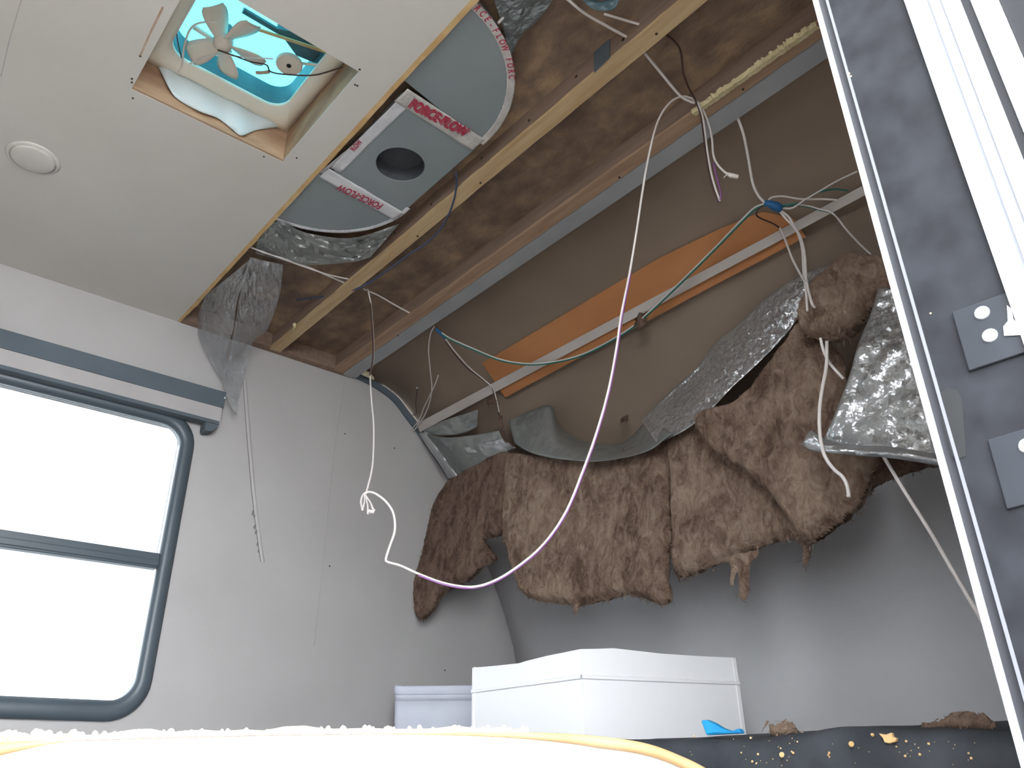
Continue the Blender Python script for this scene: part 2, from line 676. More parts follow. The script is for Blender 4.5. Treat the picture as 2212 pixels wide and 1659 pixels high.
# bare plywood lip along the torn edge (slightly ragged)
lip = MB()
ys = np.linspace(YD, YW - 0.005, 90)
random.seed(3)
top, bot = [], []
for i, yy in enumerate(ys):
    w_ = 0.0085 + 0.0025 * mnoise.noise(Vector((yy * 9, 0, 1))) + 0.0015 * random.random()
    top.append((XE - 0.002, yy, w_))
rows = [[W(XE - 0.003, yy, ZC - 0.0006) for _, yy, w_ in top], [W(XE + w_, yy, ZC - 0.0004) for _, yy, w_ in top],
        [W(XE + w_, yy, ZC + 0.0042) for _, yy, w_ in top]]
lip.grid(rows)
lip.build('plywood_edge', 'luan_edge', ceiling)
# seam line and rust mark on the ceiling panel
def ceil_strip(px, wdt, name, m):
    pts = [zp(u, v, ZC) for u, v in px]
    mb = MB()
    for a, b in zip(pts, pts[1:]):
        d = (b - a).normalized()
        s = Vector((-d.y, d.x, 0)) * wdt / 2
        q = [a - s, a + s, b - s, b + s]
        mb.hexa([p + Vector((0, 0, -0.0007)) for p in q] + q)
    return mb.build(name, m, ceiling)


ceil_strip([(2, 165), (22, 80), (46, 0)], 0.002, 'panel_seam', 'grey_fabric')
mat('rust', (168, 138, 118), (186, 166, 150), scale=30, rough=0.7)
ceil_strip([(303, 120), (325, 70), (352, 15)], 0.004, 'rust_streak', 'rust')
for (u, v) in ((303, 121), (285, 170), (285, 178), (287, 212), (641, 341), (570, 338), (767, 183), (772, 185), (777, 150)):
    p = zp(u, v, ZC)
    MB().lathe([(0.0025, 0.0), (0.0022, 0.0012), (0.001, 0.0018)], p, (0, 0, -1), 8).build('screw_hole', 'dark_screw', ceiling)

# roof deck (boards over the rafters), left open over the vent
rd = MB()
rd.box(XB, VX0 - 0.012, YO, YW + 0.05, ZR, ZR + 0.02)
rd.box(VX1 + 0.012, 1.36, YO, YW + 0.05, ZR, ZR + 0.02)
rd.box(VX0 - 0.012, VX1 + 0.012, YO, VY0 - 0.012, ZR, ZR + 0.02)
rd.box(VX0 - 0.012, VX1 + 0.012, VY1 + 0.012, YW + 0.05, ZR, ZR + 0.02)
deck = struct(rd.build('roof_deck', 'osb'), 'stained brown roof decking above the rafters')
rt = MB()
rt.box(XB - 0.05, VX0 - 0.012, YO, YW + 0.05, ZR + 0.021, ZR + 0.03)
rt.box(VX1 + 0.012, 1.36, YO, YW + 0.05, ZR + 0.021, ZR + 0.03)
rt.box(VX0 - 0.012, VX1 + 0.012, YO, VY0 - 0.012, ZR + 0.021, ZR + 0.03)
rt.box(VX0 - 0.012, VX1 + 0.012, VY1 + 0.012, YW + 0.05, ZR + 0.021, ZR + 0.03)
struct(rt.build('roof_membrane', 'exterior_white'))

# ---- rafters
def rafter(x0, x1, label, m='pine', dark=True):
    t = thing('rafter', W((x0 + x1) / 2, YW - 0.01, ZC + 0.002), label, 'rafter', 'roof rafters')
    ys = np.linspace(YD + 0.002, YW - 0.002, 60)
    body = MB()
    rows = []
    for yy in ys:
        j = 0.0012 * mnoise.noise(Vector((yy * 14, x0 * 5, 0)))
        rows.append([W(x0 + j, yy, ZC + 0.010), W(x0 + j, yy, ZR), W(x1 + j, yy, ZR), W(x1 + j, yy, ZC + 0.010), W(x0 + j, yy, ZC + 0.010)])
    body.grid(rows)
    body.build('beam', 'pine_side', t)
    face = MB()
    rows = []
    for yy in ys:
        j = 0.0018 * mnoise.noise(Vector((yy * 14, x0 * 5, 0)))
        rows.append([W(x0 + j, yy, ZC + 0.011), W(x0 + j, yy, ZC + 0.001), W(x1 + j, yy, ZC + 0.001), W(x1 + j, yy, ZC + 0.011)])
    face.grid(rows)
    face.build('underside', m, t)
    return t


r1 = rafter(0.957, 0.997, 'pale pine rafter next to the duct with a clean underside')
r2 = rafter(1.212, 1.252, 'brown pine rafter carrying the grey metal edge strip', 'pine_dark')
# cleat (ledger) along the side wall, exposed where the ceiling fell
cl = MB()
rows = []
random.seed(5)
for xx in np.linspace(XE + 0.01, 1.29, 40):
    d = 0.026 + 0.006 * mnoise.noise(Vector((xx * 20, 0, 3)))
    rows.append([W(xx, YW - 0.0005, ZC - 0.001), W(xx, YW - d, ZC + 0.002), W(xx, YW - d, ZR - 0.001), W(xx, YW - 0.0005, ZR - 0.001)])
cl.grid(rows)
tag(cl.build('wall_cleat', 'pine_side'), 'rough wooden cleat along the top of the side wall', 'cleat')
# screws in the rafter undersides
for (u, v), par in (((1418, 73), r1), ((1038, 395), r1), ((902, 510), r1), ((1605, 193), r2), ((1338, 383), r2), ((860, 725), r2)):
    p = zp(u, v, ZC + 0.001)
    MB().lathe([(0.0032, 0.0), (0.003, 0.001), (0.0012, 0.0016)], p, (0, 0, -1), 8).build('screw', 'dark_screw', par)
# nail points coming through the rafter sides
for k, yy in enumerate((0.72, 0.86, 1.02, 1.2, 1.42, 1.6)):
    MB().lathe([(0.004, 0.0), (0.0035, 0.0012), (0.001, 0.002)], W(0.9565, yy, ZC + 0.028 + 0.01 * (k % 2)), (-1, 0, 0), 8).build('screw', 'dark_screw', r1)

# metal edge strip on rafter two
st = MB()
rows = []
for yy in np.linspace(YD + 0.004, YW - 0.004, 50):
    j = 0.0015 * mnoise.noise(Vector((yy * 4, 8, 0)))
    rows.append([W(1.2565 + j, yy, ZC + 0.004), W(1.2565 + j, yy, ZC + 0.0005), W(1.306 + j, yy, ZC - 0.001), W(1.306 + j, yy, ZC + 0.006)])
st.grid(rows)
tag(st.build('metal_strip', 'galv', solid=0.0015), 'long grey metal strip along the rafter where the nose curve begins', 'metal strip')

# foam adhesive bead on rafter two (right half)
ad = MB()
random.seed(11)
n = 70
rows = []
for i in range(n):
    u = 1496 + (1772 - 1496) * i / (n - 1)
    v = 243 + (60 - 243) * i / (n - 1)
    c = zp(u, v, ZC + 0.0)
    w1 = 0.007 + 0.003 * random.random()
    w0 = 0.004 + 0.008 * random.random() ** 2
    rows.append([Vector((1.2115 - w0, c.y, c.z + 0.004)), Vector((1.2115 - w0 * 0.4, c.y, c.z - 0.005 - 0.002 * random.random())), Vector((1.214 + w1, c.y, c.z - 0.004)), Vector((1.214 + w1 + 0.002, c.y, c.z + 0.003))])
ad.grid(rows)
ad.build('adhesive_bead', 'adhesive', r2)

# glue drip near the wall end of rafter one, pale wedge standing in for daylight beside the trim
gd = [zp(636, 700, ZC - .001), zp(636, 708, ZC - .004), zp(634, 717, ZC - .002)]
MB().tube(gd, [0.006, 0.0035, 0.0028], 8).build('glue_drip', 'adhesive', r1, smooth=True)
tag(MB().prism([zp(u, v, ZC + .002) for u, v in ((780, 809), (787, 805), (797, 810), (808, 821), (798, 817))], (0, 0, .012)).build('daylight_wedge', 'foam'), 'tiny pale wedge standing in for daylight at the wall end of the metal strip', 'daylight wedge')

# small grey steel plate on rafter one
q = [xp(u, v, 0.955) for u, v in ((1283, 110), (1318, 80), (1317, 125), (1284, 157))]
MB().prism(q, (-0.0015, 0, 0)).build('nail_plate', 'slate_fabric', r1)

# ---- tan board and white batten on the nose skin
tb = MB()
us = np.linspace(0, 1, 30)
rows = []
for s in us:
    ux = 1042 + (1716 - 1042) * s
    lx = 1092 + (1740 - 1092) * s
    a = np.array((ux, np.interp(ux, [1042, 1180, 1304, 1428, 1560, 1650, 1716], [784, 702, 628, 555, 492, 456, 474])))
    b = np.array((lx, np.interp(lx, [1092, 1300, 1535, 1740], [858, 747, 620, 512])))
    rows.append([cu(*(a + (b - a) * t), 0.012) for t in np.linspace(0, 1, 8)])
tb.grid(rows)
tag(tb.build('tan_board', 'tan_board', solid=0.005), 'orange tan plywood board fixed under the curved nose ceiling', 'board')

bt = MB()
rows = []
for s in np.linspace(0, 1, 40):
    a = np.array((899 + (1862 - 899) * s, 916 + (402 - 916) * s))
    b = np.array((907 + (1870 - 907) * s, 934 + (421 - 934) * s))
    pa, pb = cu(*a, 0.028), cu(*b, 0.028)
    n_ = ray(*a).normalized() * -0.004
    rows.append([pa - n_ * 2, pa + n_ * 0.3, pb + n_ * 0.3, pb - n_ * 2])
bt.grid(rows)
tag(bt.build('ceiling_batten', 'batten_vinyl'), 'long narrow off-white batten crossing the tan board', 'batten')

# edge trim following the nose curve on the side wall
tm = MB()
rows = []
for x, z in spline([(1.325, 1.388), (1.40, 1.375), (1.49, 1.343), (1.56, 1.285), (1.62, 1.232), (1.70, 1.155), (1.78, 1.07)], 5):
    rows.append([W(x - 0.010, YW - 0.001, z - 0.013), W(x - 0.009, YW - 0.010, z - 0.012), W(x + 0.003, YW - 0.012, z + 0.003), W(x + 0.008, YW - 0.012, z + 0.008)])
tm.grid(rows)
struct(tm.build('trim_1', 'slate_fabric'), 'dark grey curved edge trim of the side wall')

# daylight gap above the trim: no slot is cut, the pale wedge stands in for it
# ---------------------------------------------------------------- window
def rrect(x0, x1, z0, z1, r, n=8):
    pts = []
    for cx_, cz_, a0 in ((x1 - r, z1 - r, 0), (x0 + r, z1 - r, 90), (x0 + r, z0 + r, 180), (x1 - r, z0 + r, 270)):
        for k in range(n + 1):
            a = math.radians(a0 + 90 * k / n)
            pts.append((cx_ + r * math.cos(a), cz_ + r * math.sin(a)))
    return pts


win = thing('window_1', W(0.26, YW, 0.147))
struct(win, 'slate framed side window with a lower sliding half')
oi = rrect(WX0 + 0.0, WX1 + 0.005, WZ0 + 0.012, WZ1 + 0.002, 0.062)
oo = rrect(WX0 - 0.045, WX1 + 0.046, WZ0 - 0.040, WZ1 + 0.045, 0.105)
om = rrect(WX0 - 0.030, WX1 + 0.032, WZ0 - 0.026, WZ1 + 0.032, 0.092)
ob = rrect(WX0 - 0.012, WX1 + 0.016, WZ0 - 0.006, WZ1 + 0.016, 0.075)
fr = MB()
N = len(oi)
rows = [[W(x, YW + 0.001, z) for x, z in oo + oo[:1]], [W(x, YW - 0.010, z) for x, z in oo + oo[:1]], [W(x, YW - 0.017, z) for x, z in om + om[:1]],
        [W(x, YW - 0.016, z) for x, z in ob + ob[:1]], [W(x, YW - 0.010, z) for x, z in oi + oi[:1]], [W(x, YW + 0.022, z) for x, z in oi + oi[:1]], [W(x, YW + 0.022, z) for x, z in om + om[:1]]]
fr.grid(rows)
fr.build('window_frame', 'window_frame', win, smooth=True)
mbx = MB().box(WX0, WX1 + 0.004, YW - 0.012, YW + 0.02, 0.557, 0.602)
mbx.box(WX0, WX1 + 0.004, YW - 0.016, YW - 0.011, 0.563, 0.582)
mbx.build('meeting_rail', 'window_frame', win, bevel=0.003)
MB().box(WX0, WX1 + 0.004, YW + 0.012, YW + 0.016, 0.60, WZ1 + 0.002).build('pane', 'glass', win)
MB().box(WX0, WX1 + 0.004, YW + 0.022, YW + 0.026, WZ0 + 0.012, 0.56).build('pane', 'glass', win)

fill_win = thing('fill_window', W(-1.35, YD, 0.08))  # unseen rear window, added to let in fill daylight
struct(fill_win)
a2, b2 = rrect(RX0 + .004, RX1 - .004, RZ0 + .004, RZ1 - .004, 0.05), rrect(RX0 - .04, RX1 + .04, RZ0 - .04, RZ1 + .04, 0.09)
MB().ring([W(x, YD - .03, z) for x, z in a2], [W(x, YD - .03, z) for x, z in b2], (0, 0.045, 0)).build('window_frame', 'window_frame', fill_win)
MB().box(RX0, RX1, YD - .036, YD - .032, RZ0, RZ1).build('pane', 'glass', fill_win)

# ---------------------------------------------------------------- window shade cassette
vx1 = 0.818
yv = YW - 0.055
val = thing('window_shade', W(0.3, YW, 1.02), 'raised roller shade with dark slate fascia above the window', 'window shade')
MB().box(-0.35, vx1, yv, yv + 0.012, 1.086, 1.143).build('fascia', 'slate_fabric', val, bevel=0.002)
MB().box(-0.35, vx1 - 0.003, yv + 0.013, YW - 0.001, 1.082, 1.139).build('housing', 'grey_fabric', val)
MB().box(-0.35, vx1 - 0.004, yv + 0.004, yv + 0.02, 1.038, 1.087).build('shade_fabric', 'grey_fabric', val)
MB().box(-0.35, vx1 - 0.006, yv + 0.002, YW - 0.018, 1.026, 1.0385).build('bottom_rail', 'slate_fabric', val, bevel=0.002)
q = [W(vx1 - 0.048, yv + 0.004, 1.026), W(vx1 - 0.008, yv + 0.004, 1.026), W(vx1 - 0.010, yv + 0.004, 1.012), W(vx1 - 0.022, yv + 0.004, 1.000), W(vx1 - 0.042, yv + 0.004, 0.996), W(vx1 - 0.047, yv + 0.004, 1.004)]
MB().prism(q, (0, 0.045, 0)).build('end_cap', 'slate_fabric', val, bevel=0.002)
MB().lathe([(0.004, 0), (0.0035, 0.003), (0.0015, 0.004)], W(vx1 - 0.002, yv + 0.0, 1.122), (0, -1, 0), 12).build('screw', 'screw', val)

# peeling wall trim strip
tp = [yp(u, v, YW - 0.004) for u, v in ((527, 815), (533, 900), (541, 1000), (552, 1110), (566, 1213))]
strip_t = thing('trim_strip', tp[-1], 'thin pale seam strip peeling off the wall right of the window shade', 'trim strip')
for nm, wd, m_, dx in (('cover_strip', 0.012, 'wall_vinyl', 0.005), ('shadow_groove', 0.0026, 'groove_grey', -0.0035)):
    mb = MB()
    rows = []
    for i, p in enumerate([Vector(q) for q in spline(tp, 5)]):
        th = 0.003 if nm == 'cover_strip' else 0.001
        rows.append([Vector((p.x + dx - wd / 2, YW - 0.0005, p.z)), Vector((p.x + dx - wd / 3, YW - th, p.z)), Vector((p.x + dx + wd / 3, YW - th, p.z)), Vector((p.x + dx + wd / 2, YW - 0.0005, p.z))])
    mb.grid(rows)
    mb.build(nm, m_, strip_t, smooth=True)
random.seed(8)
for (u, v, s) in ((546, 1108, .014), (549, 1116, .011), (550, 1138, .014), (553, 1150, .012), (556, 1176, .009), (558, 1190, .007)):
    p = yp(u, v, YW)
    ol_ = []
    for a in np.linspace(0, 2 * math.pi, 10)[:-1]:
        k_ = 0.45 + 0.55 * random.random()
        ol_.append(p + Vector((0.38 * s * k_ * math.cos(a), 0, 0.9 * s * k_ * math.sin(a))))
    MB().prism(ol_, (0, -0.002, 0)).build('glue_residue', 'groove_grey', strip_t)
# small dark holes in the wall
for (u, v) in ((745, 937), (712, 1223), (961, 1448), (852, 968)):
    p = yp(u, v, YW)
    MB().lathe([(0.003, 0), (0.002, 0.001)], p, (0, -1, 0), 8).build('nail_hole', 'dark_screw', wall_left)

# ---------------------------------------------------------------- ceiling light (low dome)
lp = zp(72, 342, ZC)
clt = thing('ceiling_light', lp, 'small low white dome fitting on the ceiling near the window', 'ceiling light')
MB().lathe([(0.060, 0), (0.057, 0.0025), (0.051, 0.0045)], lp, (0, 0, -1), 32).build('base', 'ceiling_vinyl', clt, smooth=True)
MB().lathe([(0.051, 0.0045), (0.044, 0.007), (0.033, 0.009), (0.018, 0.0105), (0.004, 0.011)], lp, (0, 0, -1), 32).build('lens', 'ceiling_vinyl', clt, smooth=True)

# ================================================================ ROOF VENT
vent = thing('roof_vent', W((VX0 + VX1) / 2, (VY0 + VY1) / 2, 1.45), 'open roof vent fan with blue-green dome in the ceiling opening', 'roof vent')
for nm, b in (('x0', (VX0 - 0.012, VX0, VY0 - .012, VY1 + .012)), ('x1', (VX1, VX1 + 0.012, VY0 - .012, VY1 + .012)), ('y0', (VX0, VX1, VY0 - .012, VY0)), ('y1', (VX0, VX1, VY1, VY1 + .012))):
    MB().box(b[0], b[1], b[2], b[3], ZC + 0.005, 1.475).build('curb_board', 'vent_wood', vent)
# lower cleats in the opening
MB().box(VX0 + .001, VX1 - .001, VY1 - 0.006, VY1 - .0005, ZC + 0.001, ZC + 0.012).build('curb_cleat', 'vent_wood', vent)
FZ = 1.462
fo = rrect(VX0 + 0.0005, VX1 - 0.0005, VY0 + 0.0005, VY1 - 0.0005, 0.006)
fi = rrect(VX0 + 0.038, VX1 - 0.045, VY0 + 0.036, VY1 - 0.062, 0.045)
mb = MB()
fm = rrect(VX0 + 0.010, VX1 - 0.022, VY0 + 0.012, VY1 - 0.030, 0.02)
rows = [[W(x, y, FZ + 0.012) for x, y in fo + fo[:1]], [W(x, y, FZ + 0.002) for x, y in fo + fo[:1]], [W(x, y, FZ - 0.010) for x, y in fm + fm[:1]],
        [W(x, y, FZ - 0.004) for x, y in fi + fi[:1]], [W(x, y, FZ + 0.006) for x, y in fi + fi[:1]]]
mb.grid(rows)
mb.build('base_frame', 'white_plastic', vent, smooth=True)
mb = MB()
rows = [[W(x, y, FZ + 0.006) for x, y in fi + fi[:1]], [W(x, y, FZ + 0.062) for x, y in fi + fi[:1]]]
mb.grid(rows)
mb.build('throat', 'teal_dark', vent, smooth=True)
mb = MB()
big = rrect(VX0 - 0.02, VX1 + 0.02, VY0 - 0.02, VY1 + 0.02, 0.05)
rows = [[W(x, y, FZ + 0.030) for x, y in big + big[:1]], [W(x, y, FZ + 0.085) for x, y in big + big[:1]]]
cxv, cyv = (VX0 + VX1) / 2, (VY0 + VY1) / 2
for s, h in ((0.92, 0.11), (0.7, 0.125), (0.35, 0.13), (0.001, 0.132)):
    rows.append([W(cxv + (x - cxv) * s, cyv + (y - cyv) * s, FZ + h) for x, y in big + big[:1]])
mb.grid(rows)
mb.build('dome', 'dome_plastic', vent, smooth=True)
# fan
ZFAN = 1.468
hub = zp(482, 91, ZFAN)
MB().lathe([(0.021, -0.012), (0.022, 0.0), (0.019, 0.012), (0.008, 0.016)], hub, (0, 0, -1), 24).build('fan_hub', 'cream_plastic', vent, smooth=True)
ends = [(468, 40), (530, 62), (540, 122), (492, 150), (428, 112)]
for (u, v) in ends:
    e = zp(u, v, ZFAN)
    d = e - hub
    L = 0.080
    d.normalize()
    s = Vector((-d.y, d.x, 0))
    mb = MB()
    rows = []
    for t in np.linspace(0, 1, 9):
        w_ = 0.010 + 0.015 * math.sin(min(1, t * 1.15) * math.pi / 2)
        if t > 0.85:
            w_ *= 1 - (t - .85) * 1.6
        rows.append([hub + d * (0.014 + L * t) + s * (w_ * k) + Vector((0, 0, 0.010 * k - 0.003 * (1 - k * k))) for k in (-1, -.5, 0, .5, 1)])
    mb.grid(rows)
    mb.build('fan_blade', 'cream_plastic', vent, smooth=True, solid=0.0016)
# motor and bracket arms
MB().lathe([(0.017, 0.0), (0.018, 0.03), (0.012, 0.034)], hub + Vector((0, 0, 0.012)), (0, 0, 1), 20).build('motor', 'teal_dark', vent)
a_, b_ = zp(419, 58, 1.48), zp(500, 112, 1.48)
MB().tube([a_, b_], [0.006, 0.004], 8).build('bracket_arm', 'cream_plastic', vent)
a_, b_ = zp(540, 58, 1.485), zp(705, 112, 1.475)
MB().tube([a_, b_], 0.004, 8).build('lift_arm', 'luan_edge', vent)
a_, b_ = zp(525, 22, 1.52), zp(620, 78, 1.52)
MB().tube([a_, b_], 0.007, 8).build('lift_bar', 'teal_dark', vent)
a_, b_ = zp(605, 132, 1.475), zp(760, 148, 1.46)
MB().tube([a_, b_], 0.0035, 8).build('crank_rod', 'cream_plastic', vent)
kc = zp(624, 142, 1.455)
kn = MB().lathe([(0.028, 0.0), (0.030, -0.004), (0.030, -0.009), (0.026, -0.012)], kc, (0, 0, -1), 28).build('crank_knob', 'cream_plastic', vent, smooth=False)
MB().lathe([(0.0055, 0.0), (0.005, 0.0015)], kc + Vector((0, 0, 0.0)), (0, 0, -1), 12).build('knob_hole', 'black_gap', kn)
# dark louvre piece by the dome hinge
q = [zp(u, v, 1.50) for u, v in ((598, 62), (640, 70), (706, 117), (690, 140), (640, 120))]
MB().prism(q, (0, 0, 0.02)).build('hinge_block', 'teal_dark', vent)
# wires in the vent
def vwire(name, m, path, r):
    P = [zp(u, v, z) for u, v, z in path]
    return MB().tube([Vector(p) for p in spline(P, 6)], r, 6).build(name, m, vent)


vwire('fan_wire', 'wire_white', [(384, 158, 1.45), (393, 140, 1.455), (398, 100, 1.46), (410, 65, 1.46), (430, 50, 1.46), (470, 46, 1.46)], 0.0022)
vwire('fan_wire', 'wire_white', [(405, 140, 1.46), (440, 124, 1.455), (480, 118, 1.45), (530, 124, 1.45), (590, 127, 1.45)], 0.0018)
vwire('fan_wire', 'wire_brown', [(470, 108, 1.452), (500, 118, 1.448), (540, 133, 1.446), (575, 140, 1.446), (585, 155, 1.446), (620, 161, 1.446), (680, 162, 1.446), (740, 145, 1.45)], 0.0018)
vwire('wire_connector', 'rust', [(553, 157, 1.446), (568, 157, 1.446), (582, 155, 1.446)], 0.004)
vwire('fan_wire', 'wire_brown', [(380, 60, 1.46), (384, 90, 1.458), (392, 125, 1.455)], 0.0014)
# torn white roof membrane hanging inside the opening
ms = MB()
pa = [(332, 122), (345, 150), (365, 190), (385, 215), (430, 240), (470, 255), (500, 278), (522, 293), (555, 281), (612, 273)]
pb = [(338, 118), (362, 135), (384, 160), (410, 172), (450, 190), (490, 210), (520, 225), (550, 240), (580, 255), (612, 266)]
rows = []
A, B = spline(pa, 5), spline(pb, 5)
for i, (a, b) in enumerate(zip(A, B)):
    rows.append([yp(*(a + (b - a) * t), VY1 - 0.008 - 0.012 * t + 0.003 * math.sin(i * .5 + t * 3)) for t in np.linspace(0, 1, 7)])
ms.grid(rows)
tag(ms.build('torn_membrane', 'membrane', smooth=True, solid=0.0012), 'torn pale membrane flap hanging inside the roof vent opening', 'membrane')

# ================================================================ DUCT
duct = thing('air_duct', W(0.79, 1.3, ZC + 0.012), 'grey rounded air duct with printed foil tape beside the ceiling panel', 'duct')
DZ = ZC + 0.012
DT = 0.026
# middle board with the round outlet
mx0, mx1, my0, my1 = 0.680, 0.906, 1.135, 1.485
hc = (0.797, 1.328)
hr = 0.061
n = 64
inn, outr = [], []
for k in range(n):
    a = 2 * math.pi * k / n
    c, s = math.cos(a), math.sin(a)
    inn.append(W(hc[0] + hr * c, hc[1] + hr * s, DZ))
    tx = ((mx1 - hc[0]) / c if c > 0 else (mx0 - hc[0]) / c) if abs(c) > 1e-6 else 1e9
    ty = ((my1 - hc[1]) / s if s > 0 else (my0 - hc[1]) / s) if abs(s) > 1e-6 else 1e9
    t = min(tx, ty)
    outr.append(W(hc[0] + t * c, hc[1] + t * s, DZ))
MB().ring(inn, outr, (0, 0, DT)).build('outlet_board', 'duct_board', duct)
ob_ = MB()
ob_.ring([W(hc[0] + (hr - .001) * math.cos(2 * math.pi * k / 40), hc[1] + (hr - .001) * math.sin(2 * math.pi * k / 40), DZ + 0.002) for k in range(40)],
         [W(hc[0] + hr * math.cos(2 * math.pi * k / 40), hc[1] + hr * math.sin(2 * math.pi * k / 40), DZ + 0.002) for k in range(40)], (0, 0, 0.038))
ob_.prism([W(hc[0] + hr * 1.1 * math.cos(-2 * math.pi * k / 40), hc[1] + hr * 1.1 * math.sin(-2 * math.pi * k / 40), DZ + 0.040) for k in range(40)], (0, 0, 0.002))
ob_.build('outlet_hole', 'duct_inside', duct)


def arc(cx_, cy_, r, a0, a1, n=30):
    return [(cx_ + r * math.cos(math.radians(a0 + (a1 - a0) * k / n)), cy_ + r * math.sin(math.radians(a0 + (a1 - a0) * k / n))) for k in range(n + 1)]


UA = arc(0.622, 1.13, 0.284, -95, 2)
LA = arc(0.650, 1.468, 0.258, -3, 100)
up_ = [(0.60, 0.847)] + UA + [(0.655, 1.098), (0.60, 1.05)]
lo_ = [(0.60, 1.49), (0.68, 1.49)] + LA + [(0.60, 1.72)]
MB().prism([W(x, y, DZ + 0.001) for x, y in up_[::-1]], (0, 0, DT)).build('end_board', 'duct_board', duct)
MB().prism([W(x, y, DZ + 0.001) for x, y in lo_[::-1]], (0, 0, DT)).build('end_board', 'duct_board', duct)


def band(path, wdt, name, m, parent, z=DZ - 0.0012, seed=1, fold=0.0015, inside=0.5, nx=7):
    """strip of tape following a plan path; inside = share of width to the left of the path"""
    P = [np.array(p) for p in spline(path, 6)]
    rows = []
    for i, p in enumerate(P):
        t = P[min(i + 1, len(P) - 1)] - P[max(i - 1, 0)]
        t = t / np.linalg.norm(t)
        nrm = np.array((-t[1], t[0]))
        row = []
        for k in range(nx):
            s = (k / (nx - 1) - (1 - inside)) * wdt
            ed = 0.0012 * mnoise.noise(Vector((i * .35, seed * 3.0, k * 2.0))) if k in (0, nx - 1) else 0
            q_ = p + nrm * (s + ed)
            zz = z - fold * abs(mnoise.noise(Vector((q_[0] * 60, q_[1] * 60, seed))))
            row.append(W(q_[0], q_[1], zz))
        rows.append(row)
    return MB().grid(rows).build(name, m, parent, smooth=True, solid=0.0006)


def zl(*px):
    return [(zp(u, v, DZ).x, zp(u, v, DZ).y) for u, v in px]


tape1 = band(zl((866, 204), (915, 236), (965, 268), (1012, 299), (1034, 312)), 0.050, 'tape_band', 'foil_tape', duct, seed=1)
tape2 = band(zl((700, 372), (724, 386), (770, 413), (820, 442), (862, 467)), 0.044, 'tape_band', 'tape_white', duct, seed=2)
band(zl((872, 222), (835, 258), (780, 312), (726, 368)), 0.030, 'edge_tape', 'tape_white', duct, seed=3, z=DZ - 0.0006)
band(zl((790, 297), (757, 325), (722, 354), (690, 380)), 0.009, 'edge_tape', 'tape_white', duct, seed=9, z=DZ + 0.006)
band(UA, 0.018, 'rim_tape', 'foil_tape', duct, seed=4, z=DZ - 0.0002, inside=0.6)
band(LA, 0.012, 'rim_tape', 'tape_white', duct, seed=5, z=DZ - 0.0002, inside=0.6)
# rim sides
for A_ in (UA, LA):
    mb = MB()
    mb.grid([[W(x, y, DZ) for x, y in A_], [W(x, y, DZ + DT) for x, y in A_]])
    mb.build('rim_side', 'tape_white', duct, smooth=True, solid=0.001)


def text_mesh(body, size, origin, right, parent, name='lettering', m='red_ink', normal=Vector((0, 0, -1)), off=0.0, align='CENTER', shear=0.0, sx=1.0):
    cu_ = bpy.data.curves.new(name, 'FONT')
    cu_.body = body
    cu_.size = size
    cu_.align_x = align
    cu_.align_y = 'CENTER'
    cu_.offset = off
    cu_.shear = shear
    cu_.extrude = 0.00015
    tmp = bpy.data.objects.new('tmp_text', cu_)
    COL.objects.link(tmp)
    dg = bpy.context.evaluated_depsgraph_get()
    me = bpy.data.meshes.new_from_object(tmp.evaluated_get(dg))
    bpy.data.objects.remove(tmp)
    bpy.data.curves.remove(cu_)
    r = Vector(right).normalized()
    nn = normal.normalized()
    u_ = nn.cross(r)
    M = Matrix(((r.x * sx, u_.x, nn.x, origin[0]), (r.y * sx, u_.y, nn.y, origin[1]), (r.z * sx, u_.z, nn.z, origin[2]), (0, 0, 0, 1)))
    me.transform(M)
    me.name = name
    me.materials.clear()
    me.materials.append(MATS[m])
    o = bpy.data.objects.new(name, me)
    COL.objects.link(o)
    o.parent = parent
    o.matrix_parent_inverse = parent.matrix_world.inverted()
    return o


tz = DZ - 0.0036
t0, t1 = zp(893, 226, tz), zp(1000, 283, tz)
text_mesh('FORCE-FLOW', 0.040, (t0 + t1) / 2, t1 - t0, tape1, off=0.0010, sx=0.62)
text_mesh('FORCE-FLOW', 0.040, (t0 + t1) / 2 + Vector((0.005, 0.003, -.0002)), t1 - t0, tape1, off=0.0006, sx=0.62)
t0, t1 = zp(733, 404, tz), zp(822, 446, tz)
text_mesh('FORCE-FLOW', 0.035, (t0 + t1) / 2, t0 - t1, tape2, off=0.0009, sx=0.60)
# printing squeezed along the rim tape, letter by letter
wd = 'FORCE-FLOW FORC'
for k, ch in enumerate(wd):
    if ch == ' ':
        continue
    a = math.radians(-88 + 3.2 * k)
    rr = 0.284
    text_mesh(ch, 0.021, W(0.622 + rr * math.cos(a), 1.13 + rr * math.sin(a), DZ - 0.0026), Vector((-math.sin(a), math.cos(a), 0)), duct, off=0.0004, sx=0.7)
pq, pr_ = zp(758, 328, DZ - .004), zp(782, 302, DZ - .004)
text_mesh('FLOW', 0.018, (pq + pr_) / 2, pr_ - pq, duct, off=0.0005, sx=0.8)

